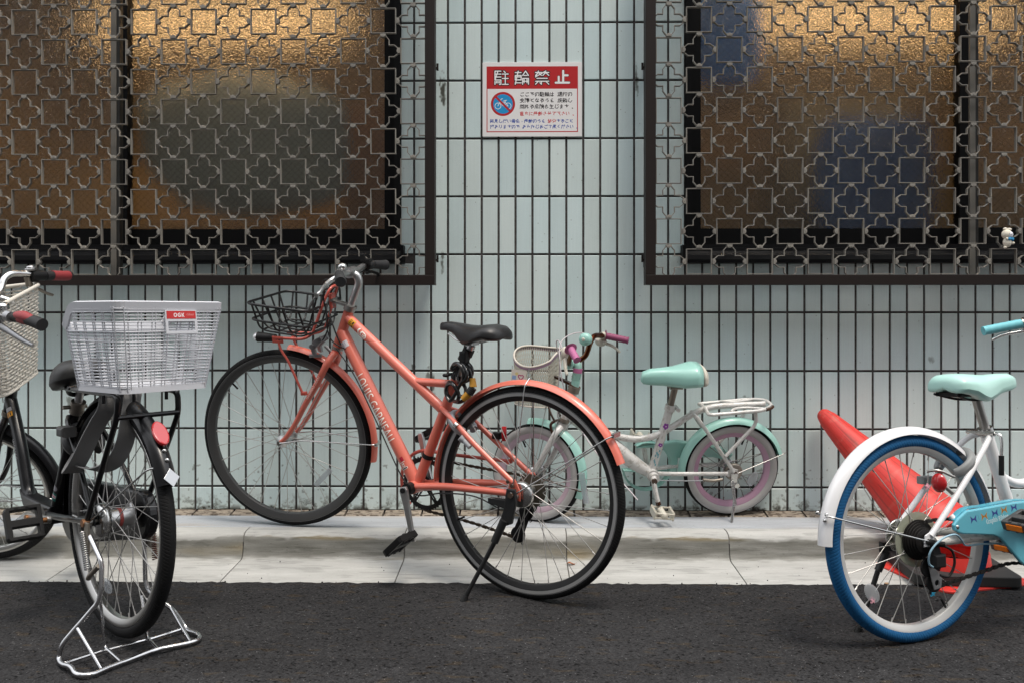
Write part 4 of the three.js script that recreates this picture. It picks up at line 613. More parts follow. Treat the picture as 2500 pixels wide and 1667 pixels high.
  const armGeo = (ex, ey, z, s) => { const a = V(0.44, 0.319, z), e = V(ex, ey, z + s * 0.008), d = e.clone().sub(a).normalize(), w = V(-d.y, d.x, 0); const pts = []; for (const [t, q] of [[-0.07, 0.012], [0, 0.0165], [0.1, 0.015], [0.3, 0.0118], [0.75, 0.0098], [0.95, 0.0118], [1.05, 0.009]]) pts.push([t, q]); const P = (t, q) => { const p = a.clone().lerp(e, t).addScaledVector(w, q); return [p.x, p.y]; }; return plate([...pts.map(([t, q]) => P(t, q)), ...pts.reverse().map(([t, q]) => P(t, -q))], 0.013, z - 0.0065, [], 0.003); };
  add(crank, 'crank_arm', [armGeo(0.405, 0.156, -0.074, -1), disc(V(0.44, 0.319, -0.083), V(0.44, 0.319, -0.07), 0.008, 12)], M_alloy);
  add(crank, 'crank_arm', [armGeo(0.475, 0.482, 0.074, 1)], M_alloy);
  add(crank, 'crank_bolt', [disc(V(0.44, 0.319, -0.0836), V(0.44, 0.319, -0.079), 0.0095, 14), disc(V(0.44, 0.319, -0.06), V(0.44, 0.319, -0.034), 0.021, 16)], M_blackplastic);
  const p1 = pedalGeo(); p1.rotateZ(-0.72); p1.translate(0.412, 0.156, -0.133); add(b, 'pedal', [p1, bar(V(0.405, 0.156, -0.075), V(0.412, 0.156, -0.1), 0.006)], M_blackplastic);
  const p2 = pedalGeo(); p2.rotateZ(-0.5); p2.translate(0.475, 0.482, 0.135); add(b, 'pedal', [p2, bar(V(0.475, 0.482, 0.075), V(0.475, 0.482, 0.1), 0.006)], M_blackplastic);
  add(b, 'chain_guard', [sweep(round([V(0.09, 0.424, 0.06), V(0.3, 0.427, 0.06), ...Array.from({ length: 12 }, (_, k) => { const a = (100 + k * 14) * RAD; return V(0.44 - 0.116 * Math.cos(a), 0.319 + 0.116 * Math.sin(a), 0.06); }).map((p, k) => { const a = (95 - k * 13) * RAD; return V(0.44 + 0.114 * Math.cos(a), 0.319 + 0.114 * Math.sin(a), 0.06); })], 0.01, 3), 0.0062, 8), disc(V(0.1, 0.424, 0.05), V(0.1, 0.424, 0.066), 0.009, 10)], Cd);
  add(b, 'cassette', [0.052, 0.046, 0.04, 0.034, 0.029, 0.025].map((q, k) => { const g = chainring(0, 0, 0, q, 0); return turned([[q + 0.0015, -0.001], [q + 0.0015, 0.001], [0.012, 0.001], [0.012, -0.001]], 30).translate(0, 0.343, 0.03 + k * 0.0042); }), mat([0.16, 0.14, 0.11], 0.45, 0.9));
  add(b, 'chain', [chainGeo([V(0.44, 0.414, 0.046), V(0.3, 0.402, 0.046), V(0.01, 0.383, 0.045)]), chainGeo([V(0.44, 0.224, 0.046), V(0.25, 0.205, 0.046), V(0.072, 0.176, 0.046)])], M_chain);
  add(b, 'derailleur', [plate([[0.0, 0.335], [0.016, 0.33], [0.03, 0.29], [0.022, 0.255], [0.006, 0.268], [-0.006, 0.31]], 0.02, 0.055), plate([[0.018, 0.285], [0.038, 0.28], [0.082, 0.19], [0.074, 0.168], [0.05, 0.172], [0.014, 0.26]], 0.003, 0.05), plate([[0.018, 0.285], [0.038, 0.28], [0.082, 0.19], [0.074, 0.168], [0.05, 0.172], [0.014, 0.26]], 0.003, 0.038), ...[[0.03, 0.265], [0.062, 0.187]].map(([x, y]) => chainring(x, y, 0.046, 0.021, 3))], M_blackplastic);
  add(b, 'hub_brake', [turned([[0.01, -0.052], [0.036, -0.05], [0.042, -0.043], [0.043, -0.03], [0.038, -0.026], [0.012, -0.026]], 36).translate(0, 0.343, 0), box(0.09, 0.014, 0.005, 0.06, 0.322, -0.052, 0.001)], M_chrome);
  add(b, 'kickstand', [plate([[-0.008, 0.37], [0.022, 0.37], [0.035, 0.3], [0.05, 0.262], [0.035, 0.248], [0.005, 0.26], [-0.012, 0.33]], 0.014, -0.092, [], 0.003), plate([[0.02, 0.33], [0.1, 0.33], [0.1, 0.315], [0.03, 0.3]], 0.006, -0.078), bar(V(0.03, 0.27, -0.094), V(0.06, 0.2, -0.105), [0.0135, 0.0125], 12), bar(V(0.06, 0.2, -0.102), V(0.158, 0.016, -0.128), 0.0072, 10), bar(V(0.155, 0.022, -0.127), V(0.163, 0.004, -0.13), [0.009, 0.013], 10)], mat([0.013, 0.0135, 0.0145], 0.5));
  add(b, 'axle_nut', [sweep([V(0.004, 0.352, -0.1), V(0.004, 0.352, -0.09)], 0.0095, 6), disc(V(0.012, 0.376, -0.076), V(0.012, 0.376, -0.066), 0.006, 8), disc(V(0.028, 0.388, -0.074), V(0.028, 0.388, -0.064), 0.006, 8)], M_rusty);
  { const m = turned(ringSect(0.046, 0.0115, 10, 1.4), 30, -0.75 * Math.PI, 0.75 * Math.PI); m.rotateY(Math.PI / 2); m.rotateX(0); const q = new THREE.Matrix4().makeRotationZ(-46 * RAD); m.applyMatrix4(new THREE.Matrix4().makeRotationX(Math.PI / 2)); m.applyMatrix4(q); m.translate(0.246, 0.549, 0);
    add(b, 'ring_lock', [m, disc(V(0.212, 0.515, -0.066), V(0.2, 0.503, -0.058), 0.011, 12), bar(V(0.205, 0.51, -0.06), V(0.175, 0.485, -0.062), 0.009, 10)], M_greyplastic);
    add(b, 'lock_clamp', [bar(V(0.237, 0.555, -0.056), V(0.228, 0.548, -0.0565), 0.0105, 12)], M_chrome); }
  const tail = add(b, 'tail_reflector', [plate(circlePts(0, 0, 1, 20).map(([x, y]) => [x * 0.013, y * 0.025]), 0.016, 0).rotateY(-1.1).translate(0.122, 0.516, 0.05)], M_redlens); add(tail, 'mount', [box(0.03, 0.022, 0.024, 0.145, 0.508, 0.058, 0.004)], M_blackplastic);
}
{ // coil lock hung round the seat post
  const t = thing('cable_lock', 'black coiled cable lock with yellow combination barrel hung on a coral bicycle', 'bicycle lock', [0.016, 0, 0.747], 150, -1.5);
  const P = []; for (let i = 0; i <= 150; i++) { const q = i / 150, a = q * 5.3 * 2 * Math.PI + 0.4, up = q < 0.52; const cx = 0.228 + (up ? 0 : 0.028), cy = 0.722 - (up ? 0 : 0.066); P.push(V(cx + 0.034 * Math.cos(a) + 0.007 * Math.sin(a * 0.63), cy + 0.034 * Math.sin(a) - 0.004 * Math.cos(a * 0.9), -0.028 - 0.022 * Math.sin(a * 0.37 + 1) + 0.012 * Math.cos(a))); }
  add(t, 'cable', [tubeS([V(0.188, 0.705, -0.03), V(0.194, 0.735, -0.035), V(0.22, 0.75, -0.04), ...P.filter((_, i) => i % 3 === 0), V(0.225, 0.648, -0.045), V(0.205, 0.645, -0.045)], 0.0064, 8, 4)], mat([0.008, 0.008, 0.0085], 0.28, 0, { clearcoat: 0.6 }));
  const Y = mat([0.62, 0.3, 0.03], 0.5);
  add(t, 'barrel_end', [bar(V(0.183, 0.706, -0.03), V(0.179, 0.678, -0.034), [0.0095, 0.013], 14)], Y); add(t, 'barrel_end', [bar(V(0.192, 0.655, -0.04), V(0.212, 0.638, -0.044), [0.0135, 0.011], 14)], Y);
  for (let k = 0; k < 4; k++) add(t, 'number_ring', [bar(V(0.1785, 0.676, -0.0345).lerp(V(0.191, 0.656, -0.0395), (k + 0.08) / 4), V(0.1785, 0.676, -0.0345).lerp(V(0.191, 0.656, -0.0395), (k + 0.92) / 4), 0.0135, 12)], mat([0.02, 0.02, 0.02], 0.5));
  add(t, 'holder', [box(0.026, 0.05, 0.03, 0.222, 0.768, -0.018, 0.005), bar(V(0.24, 0.76, 0), V(0.23, 0.778, 0), 0.0195, 12)], M_blackplastic);
}
// ---------------------------------------------------------------- black city bicycle on its double stand
{
  const b = thing('city_bicycle', 'black city bicycle with white rear basket and white wicker front basket on a double stand', 'bicycle', [-1.142, 0.014, 1.125], 137.3, 0);
  const K = M_blackpaint, S = steerMatrix(V(0.883, 0.65, 0), 20, 50), st = (g) => merge([g].flat(9)).applyMatrix4(S);
  const tyre = tyreMat([0.01, 0.01, 0.0105], 0.72), steelRim = mat([0.5, 0.49, 0.47], 0.3, 1);
  wheel(b, 0, 0.33, { R: 0.33, r: 0.019, tyre, rim: steelRim, rimDepth: 0.02, rimW: 0.0145, spokes: 36, flange: 0.034, hubHalf: 0.034, hubR: 0.026, valve: 250, reflector: 282, reflAt: 0.62, reflOval: true, axle: 0.085 });
  wheel(b, 1.08, 0.262, { R: 0.265, r: 0.018, tyre, rim: steelRim, rimDepth: 0.016, rimW: 0.013, spokes: 28, flange: 0.03, hubHalf: 0.035, hubR: 0.02, valve: 30, reflector: 215, reflAt: 0.64, reflTurn: 0.4 }, S);
  const frame = add(b, 'frame', [
    bar(V(0.883, 0.65), V(0.918, 0.553), 0.019, 16),
    sweep(smooth([V(0.899, 0.602), V(0.845, 0.525), V(0.79, 0.44), V(0.745, 0.35), V(0.712, 0.295), V(0.65, 0.27), V(0.56, 0.267), V(0.478, 0.265)], 6), 0.0205, 16),
    bar(V(0.285, 0.635), V(0.482, 0.262), 0.0175, 14), disc(V(0.478, 0.265, -0.037), V(0.478, 0.265, 0.037), 0.0235, 18),
    ...[1, -1].flatMap((s) => [tubeS([V(0.47, 0.268, s * 0.022), V(0.3, 0.29, s * 0.045), V(0.02, 0.329, s * 0.068)], 0.0105, 10), tubeS([V(0.31, 0.59, s * 0.02), V(0.26, 0.575, s * 0.04), V(0.113, 0.46, s * 0.058), V(0.014, 0.352, s * 0.068)], 0.0075, 9), plate([[-0.014, 0.32], [0.03, 0.312], [0.034, 0.336], [0.012, 0.362], [-0.01, 0.352]], 0.005, s * 0.068 - 0.0025)]),
    bar(V(0.24, 0.556, -0.045), V(0.24, 0.556, 0.045), 0.007, 8),
    plate([[0.45, 0.24], [0.56, 0.245], [0.7, 0.262], [0.735, 0.315], [0.7, 0.3], [0.56, 0.296], [0.45, 0.296]], 0.052, -0.026, [], 0.008),
  ], K);
  add(frame, 'safety_sticker', [decal(V(0.876, 0.5705), V(0.856, 0.5415), 0.0209, 2.1, -1)], print(96, 96, (c) => { c.fillStyle = '#9c9ca2'; c.fillRect(0, 0, 40, 96); c.fillStyle = '#d69110'; c.fillRect(46, 0, 50, 96); c.fillStyle = '#2a2010'; for (let k = 0; k < 4; k++) c.fillRect(54, 10 + k * 22, 32, 7); }));
  add(frame, 'lettering', [decal(V(0.826, 0.4975), V(0.758, 0.3795), 0.0209, 1.3, -1)], print(512, 96, (c, w, h) => { c.fillStyle = '#8d8c90'; c.font = '600 74px sans-serif'; c.textAlign = 'center'; c.textBaseline = 'middle'; c.fillText('NicoTTO', w / 2, h / 2, w * 0.96); }));
  add(frame, 'model_sticker', [decal(V(0.4525, 0.318), V(0.4255, 0.369), 0.0179, 1.9, -1, true)], print(128, 96, (c) => { c.fillStyle = '#0c0c10'; c.fillRect(0, 0, 128, 96); c.fillStyle = '#17635c'; c.fillRect(0, 6, 60, 84); c.fillStyle = '#b9b4b8'; c.fillRect(20, 10, 26, 76); c.fillStyle = '#b03048'; c.fillRect(28, 20, 8, 56); c.fillStyle = '#8e8c92'; c.beginPath(); c.ellipse(98, 48, 22, 38, 0, 0, 7); c.fill(); }));
  add(b, 'headset', [bar(V(0.887, 0.641), V(0.879, 0.661), 0.0255, 18), bar(V(0.915, 0.56), V(0.921, 0.545), 0.0225, 16)], M_oldsteel);
  add(b, 'fork', st([bar(V(0.92, 0.548), V(0.927, 0.53), 0.02, 14), ...[1, -1].map((s) => sweep(smooth([V(0.925, 0.537, s * 0.018), V(0.937, 0.505, s * 0.048), V(0.965, 0.43, s * 0.054), V(1.0, 0.34, s * 0.056), V(1.04, 0.282, s * 0.056), V(1.08, 0.262, s * 0.056)], 6), (t) => 0.0138 - 0.006 * t, 12))]), K);
  add(b, 'stem', st([sweep(smooth([V(0.882, 0.655), V(0.85, 0.745), V(0.82, 0.83), V(0.8, 0.9), V(0.815, 0.945), V(0.85, 0.965)], 6), 0.0125, 12), disc(V(0.858, 0.968, -0.025), V(0.858, 0.968, 0.025), 0.019, 14)]), M_alloy);
  add(b, 'handlebar', st([tubeS([V(0.858, 0.968, 0), V(0.856, 0.985, 0.035), V(0.85, 1.016, 0.065), V(0.838, 1.026, 0.09), V(0.815, 1.018, 0.125), V(0.76, 0.986, 0.2), V(0.738, 0.966, 0.275)], 0.0112, 12), tubeS([V(0.858, 0.968, 0), V(0.856, 0.97, -0.04), V(0.84, 0.968, -0.08), V(0.81, 0.955, -0.12), V(0.76, 0.938, -0.17), V(0.7, 0.934, -0.215), V(0.61, 0.926, -0.28)], 0.0112, 12)]), M_chrome);
  const RG = mat([0.28, 0.035, 0.04], 0.6);
  const nearG = add(b, 'grip', st([sweep(smooth([V(0.716, 0.937, -0.2), V(0.67, 0.936, -0.235), V(0.625, 0.929, -0.268), V(0.592, 0.922, -0.293)], 5), (t) => 0.0165 + 0.0035 * t, 14)]), mat([0.012, 0.012, 0.013], 0.65));
  add(nearG, 'grip_pad', st([1, -1].map((s) => { const P = smooth([V(0.705, 0.9395, -0.209), V(0.67, 0.9388, -0.236), V(0.632, 0.932, -0.264)], 5).map((p) => p.add(V(-0.002, s * 0.0038, -0.002))); return sweep(P, (t) => 0.0105 + 0.0075 * Math.sin(Math.PI * (0.08 + 0.84 * t)), 12); })), RG);
  const farG = add(b, 'grip', st([sweep(smooth([V(0.767, 0.99, 0.185), V(0.757, 0.984, 0.21), V(0.74, 0.968, 0.27), V(0.733, 0.961, 0.3)], 5), (t) => 0.0165 + 0.001 * t, 14)]), mat([0.012, 0.012, 0.013], 0.65));
  add(farG, 'grip_pad', st([sweep(smooth([V(0.757, 0.984, 0.212), V(0.748, 0.976, 0.24), V(0.739, 0.967, 0.272), V(0.735, 0.963, 0.29)], 5), 0.0182, 14)]), RG);
  add(b, 'twist_shifter', st([sweep([V(0.798, 1.006, 0.145), V(0.768, 0.991, 0.185)], (t) => 0.021 - 0.003 * t, 14), box(0.03, 0.022, 0.036, 0.796, 0.99, 0.158, 0.006)]), M_blackplastic);
  add(b, 'shifter_cap', st([box(0.034, 0.01, 0.028, 0.794, 1.026, 0.15, 0.004), ball(0.011, 0.796, 1.034, 0.152, 1.2, 0.5, 1)]), M_alloy);
  add(b, 'brake_lever', st([box(0.03, 0.03, 0.03, 0.79, 0.93, -0.155, 0.006), tubeS([V(0.785, 0.905, -0.165), V(0.74, 0.885, -0.195), V(0.69, 0.863, -0.23), V(0.655, 0.85, -0.252)], (t) => 0.012 - 0.0062 * t, 8), disc(V(0.745, 0.94, -0.185), V(0.725, 0.937, -0.2), 0.0175, 12)]), mat([0.36, 0.36, 0.37], 0.4, 0.9));
  add(b, 'brake_lever', st([box(0.018, 0.034, 0.022, 0.808, 0.985, 0.14, 0.003), tubeS([V(0.815, 0.965, 0.15), V(0.8, 0.945, 0.18), V(0.785, 0.918, 0.212), V(0.778, 0.908, 0.23)], (t) => 0.007 - 0.002 * t, 8)]), M_oldsteel);
  add(b, 'bell', st([ball(0.02, 0.778, 0.963, -0.135, 1.1, 0.65, 1.1), disc(V(0.778, 0.95, -0.135), V(0.778, 0.962, -0.135), 0.021, 16)]), M_chrome);
  add(b, 'brake_cable', st([tubeS([V(0.81, 0.975, 0.14), V(0.86, 0.96, 0.09), V(0.9, 0.9, 0.03), V(0.9, 0.75, 0.02), V(0.92, 0.6, 0.02)], 0.0016, 6), tubeS([V(0.79, 0.93, -0.155), V(0.84, 0.95, -0.12), V(0.9, 0.9, -0.05), V(0.895, 0.75, -0.02), V(0.915, 0.6, -0.025)], 0.0016, 6)]), mat([0.3, 0.3, 0.3], 0.5));
  // wicker basket
  {
    const Wk = mat([0.62, 0.585, 0.52], 0.75), loop = (y, dx, rad) => { const t = (y - 0.655) / 0.31, x0 = 0.84 - 0.06 * t, x1 = 1.02 + 0.05 * t, z = 0.142 + 0.04 * t; return [V(x0, y, -z), V(x0, y, z), V(x1, y, z), V(x1, y, -z)]; };
    const g = [], N = 26; for (let k = 0; k < N; k++) { const y = 0.662 + k * 0.0114; const P = round(loop(y), 0.06, 6, true), Q = []; for (let i = 0; i < P.length; i++) { const a = P[i], c = P[(i + 1) % P.length], m = Math.max(1, Math.round(a.distanceTo(c) / 0.008)); for (let q = 0; q < m; q++) Q.push(a.clone().lerp(c, q / m)); }
      const cen = V(0.935, y, 0); Q.forEach((p, i) => { const d = p.clone().sub(cen).normalize(); p.addScaledVector(d, 0.0022 * Math.sin(i * 2 * Math.PI / 5 + k * Math.PI)); }); g.push(sweep(Q, 0.0033, 5, true)); }
    const bk = add(b, 'wicker_basket', st(g), Wk), ribs = []; const top = round(loop(0.962), 0.06, 6, true), bot = round(loop(0.658), 0.06, 6, true);
    const dense = (P) => { const out = []; const tot = P.reduce((s, p, i) => s + p.distanceTo(P[(i + 1) % P.length]), 0), n = 40; let i = 0, acc = 0; for (let q = 0; q < n; q++) { const want = q / n * tot; while (acc + P[i % P.length].distanceTo(P[(i + 1) % P.length]) < want) { acc += P[i % P.length].distanceTo(P[(i + 1) % P.length]); i++; } const a = P[i % P.length], c = P[(i + 1) % P.length]; out.push(a.clone().lerp(c, (want - acc) / a.distanceTo(c))); } return out; };
    const T = dense(top), Bt = dense(bot); for (let q = 0; q < 40; q++) ribs.push(bar(T[q], Bt[q], 0.0022, 5));
    for (let q = 0; q < 20; q++) ribs.push(bar(Bt[q], Bt[39 - q], 0.003, 5));
    add(bk, 'ribs', st(ribs), Wk);
    add(bk, 'braided_rim', st([sweep(round(loop(0.966), 0.06, 6, true), 0.0075, 8, true), sweep(round(loop(0.657), 0.06, 6, true), 0.0055, 8, true)]), Wk);
  }
  // mudguards
  const mg = guardGeo(0.352, 0.027, 0.02, -8, 157); mg.translate(0, 0.33, 0); const rg = add(b, 'mudguard', mg, K);
  add(rg, 'mudguard_stay', [tubeR([V(0.0, 0.33, -0.08), V(-0.27, 0.505, -0.034), V(-0.292, 0.505, 0), V(-0.27, 0.505, 0.034), V(0.0, 0.33, 0.08)], 0.0028, 0.02, 7)], M_chrome);
  const at156 = (ang, R) => V(R * Math.cos(ang * RAD), 0.33 + R * Math.sin(ang * RAD), 0);
  { const p = at156(134.5, 0.358), g = plate(circlePts(0, 0, 1, 28).map(([x, y]) => [x * 0.0205, y * 0.039]), 0.012, 0, [], 0.004); g.rotateY(-Math.PI / 2); g.rotateZ(-44 * RAD + 0.0); g.translate(p.x, p.y, 0.004); add(rg, 'rear_reflector', g, M_redlens); }
  { const p = at156(154.5, 0.354), g = plate([[-0.021, 0], [0, -0.025], [0.021, 0], [0, 0.025]], 0.0012, 0, [], 0.0003); g.rotateY(-Math.PI / 2); g.rotateZ(-26 * RAD); g.translate(p.x, p.y, 0.004); add(rg, 'diamond_badge', g, mat([0.42, 0.43, 0.44], 0.3, 0.9)); }
  add(rg, 'guard_bolt', [142, 146.5].map((a) => { const p = at156(a, 0.353); return ball(0.006, p.x, p.y, 0.004); }), M_chrome);
  const fg = guardGeo(0.287, 0.027, 0.02, 35, 205); fg.translate(1.08, 0.262, 0); const fgm = add(b, 'mudguard', st([fg]), K);
  add(fgm, 'mudguard_stay', st([tubeR([V(1.08, 0.262, -0.07), V(0.835, 0.22, -0.034), V(0.818, 0.215, 0), V(0.835, 0.22, 0.034), V(1.08, 0.262, 0.07)], 0.0026, 0.02, 7)]), M_chrome);
  // carrier
  add(b, 'carrier', [
    tubeR([V(0.24, 0.682, -0.05), V(0.1, 0.69, -0.078), V(-0.17, 0.69, -0.08), V(-0.195, 0.682, -0.08), V(-0.185, 0.63, -0.08), V(-0.002, 0.338, -0.084)], 0.0078, 0.025, 10),
    tubeR([V(0.24, 0.682, 0.05), V(0.1, 0.69, 0.078), V(-0.14, 0.69, 0.095), V(-0.165, 0.682, 0.095), V(-0.17, 0.63, 0.095), V(0.02, 0.338, 0.084)], 0.0078, 0.025, 10),
    bar(V(-0.185, 0.632, -0.08), V(-0.17, 0.632, 0.095), 0.0068, 9), tubeR([V(-0.12, 0.69, -0.08), V(-0.14, 0.697, -0.05), V(-0.15, 0.697, 0.06), V(-0.13, 0.69, 0.094)], 0.006, 0.02, 8),
    ...[-0.03, 0.06, 0.15].map((x) => bar(V(x, 0.69, -0.08), V(x, 0.69, 0.09), 0.0055, 8)), tubeS([V(0.24, 0.682, -0.05), V(0.285, 0.66, -0.02), V(0.285, 0.66, 0.02), V(0.24, 0.682, 0.05)], 0.007, 8), bar(V(-0.1, 0.69, -0.06), V(0.2, 0.69, -0.06), 0.004, 7),
    ...[-0.1, -0.02, 0.07].map((z) => bar(V(-0.15, 0.69, z), V(-0.15, 0.668, z), 0.005, 8)),
  ], K);
  // white plastic basket: a box about (x, z) turned a little
  {
    const Wp = mat([0.56, 0.57, 0.605], 0.5), yB = 0.702, H = 0.222, M = new THREE.Matrix4().makeRotationY(8 * RAD).setPosition(-0.095, 0, 0.03), P = (x, y, z) => V(x, y, z).applyMatrix4(M);
    const half = (t) => [0.116 + 0.028 * t, 0.128 + 0.034 * t], loop = (t, grow = 0) => { const [a, c] = half(t), y = yB + H * t; return [P(a + grow, y, -c - grow), P(a + grow, y, c + grow), P(-a - grow, y, c + grow), P(-a - grow, y, -c - grow)]; };
    const bars = [], n = 25, cut = (t) => { const [a, c] = half(t), y = yB + H * t, f = 0.62 - (t - 0.74) * 0.5; return [P(a * f, y, c), P(-a, y, c), P(-a, y, -c), P(a * f, y, -c)]; };   // the front side is lower
    for (let k = 1; k <= n; k++) { const t = k / (n + 1), r = k % 3 ? 0.0016 : 0.0023; bars.push(t > 0.74 ? sweep(round(cut(t), 0.028, 5), r, 5) : sweep(round(loop(t), 0.028, 5, true), r, 5, true)); }
    const bk = add(b, 'rear_basket', [sweep(round(loop(0), 0.03, 5, true), 1, 0, true, [[0.012, 0.004], [-0.006, 0.004], [-0.006, -0.003], [0.012, -0.002]]), ...bars], Wp), v = [];
    const edge = (x, z, w, topT = 0.98) => { const [a0, c0] = half(0), [a1, c1] = half(1); for (const d of [-w, w]) { const f = (a, c) => (Math.abs(x) > 1 ? [Math.sign(x) * a, z * c + d] : [x * a + d, Math.sign(z) * c]); const [p, q] = f(a0, c0), [r, s] = f(a1, c1); v.push(bar(P(p, yB, q), P(p + (r - p) * topT, yB + H * topT, q + (s - q) * topT), 0.0017, 5)); } };
    for (const k of [-0.86, -0.62, -0.36, -0.12, 0.12, 0.36, 0.62, 0.86]) { edge(2, k, 0.005, 0.72); edge(-2, k, 0.005); } for (const k of [-0.84, -0.5, -0.17, 0.17, 0.5, 0.84]) { edge(k, 2, 0.0045, k > 0.7 ? 0.75 : 0.98); edge(k, -2, 0.0045, k > 0.7 ? 0.75 : 0.98); }
    add(bk, 'uprights', v, Wp);
    const fl = []; for (let k = -5; k <= 5; k++) { fl.push(bar(P(-0.11, yB + 0.003, k * 0.022), P(0.11, yB + 0.003, k * 0.022), 0.003, 5), bar(P(k * 0.02, yB + 0.003, -0.12), P(k * 0.02, yB + 0.003, 0.12), 0.003, 5)); } add(bk, 'floor_grid', fl, Wp);
    add(bk, 'rim', [sweep(round([P(0.137, yB + H * 0.72, -0.152), P(0.137, yB + H * 0.72, 0.152), P(0.118, yB + H * 0.8, 0.156), P(0.085, yB + H, 0.162), P(-0.144, yB + H, 0.162), P(-0.144, yB + H, -0.162), P(0.085, yB + H, -0.162), P(0.118, yB + H * 0.8, -0.156)], 0.035, 5, true), 1, 0, true, [[0.013, 0.004], [0.013, 0.013], [0.009, 0.016], [-0.013, 0.009], [-0.014, 0.003], [0.009, -0.004]])], Wp);
    const lab = new THREE.Matrix4().multiplyMatrices(M, new THREE.Matrix4().makeRotationY(-Math.PI / 2).setPosition(-0.146, 0.9, 0.018)); lab.multiply(new THREE.Matrix4().makeRotationX(-0.125));
    add(bk, 'label_plate', [plate([[-0.048, -0.052], [0.048, -0.052], [0.048, 0.012], [-0.048, 0.012]], 0.003, 0, [[[-0.04, -0.044], [-0.04, -0.019], [0.04, -0.019], [0.04, -0.044]]], 0.0008).applyMatrix4(lab)], Wp);
    const lf = new THREE.PlaneGeometry(0.088, 0.021); lf.translate(0, -0.001, 0.0036); add(bk, 'label', lf.applyMatrix4(lab), mat([0.9, 0.9, 0.9], 0.4, 0, { map: canvasTex(256, 64, (c) => { c.fillStyle = '#c6201f'; c.fillRect(0, 0, 256, 64); c.fillStyle = '#f4efef'; c.font = 'bold 46px sans-serif'; c.fillText('OGK', 58, 50); c.strokeStyle = '#e79a94'; c.lineWidth = 2; c.font = 'italic 24px serif'; c.fillStyle = '#e8a8a2'; c.fillText('Giken', 172, 38); }) }));
  }
  add(b, 'saddle', saddleGeo([[0.452, 0.008, 0.7, 0.02], [0.445, 0.024, 0.714, 0.06, 0.1], [0.415, 0.03, 0.732, 0.07, 0.15], [0.375, 0.042, 0.746, 0.085, 0.2], [0.325, 0.07, 0.758, 0.1, 0.25], [0.275, 0.088, 0.766, 0.1, 0.22], [0.23, 0.092, 0.768, 0.09, 0.2], [0.195, 0.08, 0.762, 0.07, 0.2], [0.18, 0.045, 0.75, 0.04]]), mat([0.012, 0.012, 0.012], 0.5));
  add(b, 'seat_post', [bar(V(0.29, 0.626), V(0.262, 0.7), 0.0125, 12), ...[1, -1].map((s) => spring(V(0.25, 0.69, s * 0.05), V(0.25, 0.72, s * 0.05), 0.013, 4, 0.0022)), bar(V(0.25, 0.69, -0.06), V(0.25, 0.69, 0.06), 0.005)], M_alloy);
  add(b, 'seat_clamp', [bar(V(0.302, 0.602), V(0.284, 0.637), 0.0215, 14), bar(V(0.3, 0.62, -0.04), V(0.3, 0.62, 0.03), 0.006, 8)], M_oldsteel);
  // drive
  const capsule = (x0, y0, r0, x1, y1, r1, n = 16) => { const a = Math.atan2(y1 - y0, x1 - x0), P = []; for (let k = 0; k <= n; k++) { const q = a + Math.PI / 2 + Math.PI * k / n; P.push([x0 + r0 * Math.cos(q), y0 + r0 * Math.sin(q)]); } for (let k = 0; k <= n; k++) { const q = a - Math.PI / 2 + Math.PI * k / n; P.push([x1 + r1 * Math.cos(q), y1 + r1 * Math.sin(q)]); } return P; };
  add(b, 'chain_case', [plate(capsule(0.478, 0.268, 0.105, -0.01, 0.33, 0.07), 0.034, 0.05, [], 0.008)], K);
  const crank = add(b, 'crank_arm', [plate(capsule(0.478, 0.265, 0.015, 0.313, 0.287, 0.011), 0.013, -0.082, [], 0.003), plate(capsule(0.478, 0.265, 0.015, 0.643, 0.243, 0.011), 0.013, 0.088, [], 0.003)], M_steel);
  add(crank, 'crank_bolt', [disc(V(0.478, 0.265, -0.088), V(0.478, 0.265, -0.078), 0.0115, 12), disc(V(0.313, 0.287, -0.1), V(0.313, 0.287, -0.07), 0.008, 10)], mat([0.3, 0.14, 0.06], 0.4, 0.8));
  for (const [x, y, z] of [[0.313, 0.287, -0.142], [0.643, 0.243, 0.148]]) { const p = pedalGeo(0.1, 0.095, 0.026); p.rotateZ(1.1); p.translate(x, y, z); add(b, 'pedal', [p], M_blackplastic); }
  add(b, 'hub_brake', [turned([[0.01, -0.06], [0.04, -0.058], [0.047, -0.05], [0.047, -0.036], [0.03, -0.033], [0.012, -0.033]], 36).translate(0, 0.33, 0), box(0.13, 0.02, 0.006, 0.09, 0.315, -0.064, 0.002)], M_chrome);
  add(b, 'hub_ring', [turned([[0.0268, -0.004], [0.0268, 0.006]], 28, 0, 2 * Math.PI, false).translate(0, 0.33, 0)], mat([0.35, 0.06, 0.05], 0.45));
  add(b, 'axle_nut', [sweep([V(0, 0.33, -0.098), V(0, 0.33, -0.08)], 0.0115, 6), sweep([V(0, 0.33, 0.08), V(0, 0.33, 0.098)], 0.0115, 6)], mat([0.3, 0.15, 0.08], 0.45, 0.8));
  add(b, 'ring_lock', [(() => { const m = turned(ringSect(0.05, 0.0125, 10, 1.3), 30, -0.78 * Math.PI, 0.78 * Math.PI); m.rotateY(Math.PI / 2); m.applyMatrix4(new THREE.Matrix4().makeRotationX(Math.PI / 2)); m.applyMatrix4(new THREE.Matrix4().makeRotationZ(-38 * RAD)); m.translate(0.246, 0.523, 0); return m; })(), box(0.05, 0.03, 0.045, 0.2, 0.56, -0.065, 0.008)], mat([0.035, 0.035, 0.036], 0.5));
  // rubber strap hanging from the carrier
  const strapSect = [[0.0016, 0.024], [-0.0016, 0.024], [-0.0016, -0.024], [0.0016, -0.024]], strap = (pts) => sweep(smooth(pts, 8), 1, 0, false, strapSect);
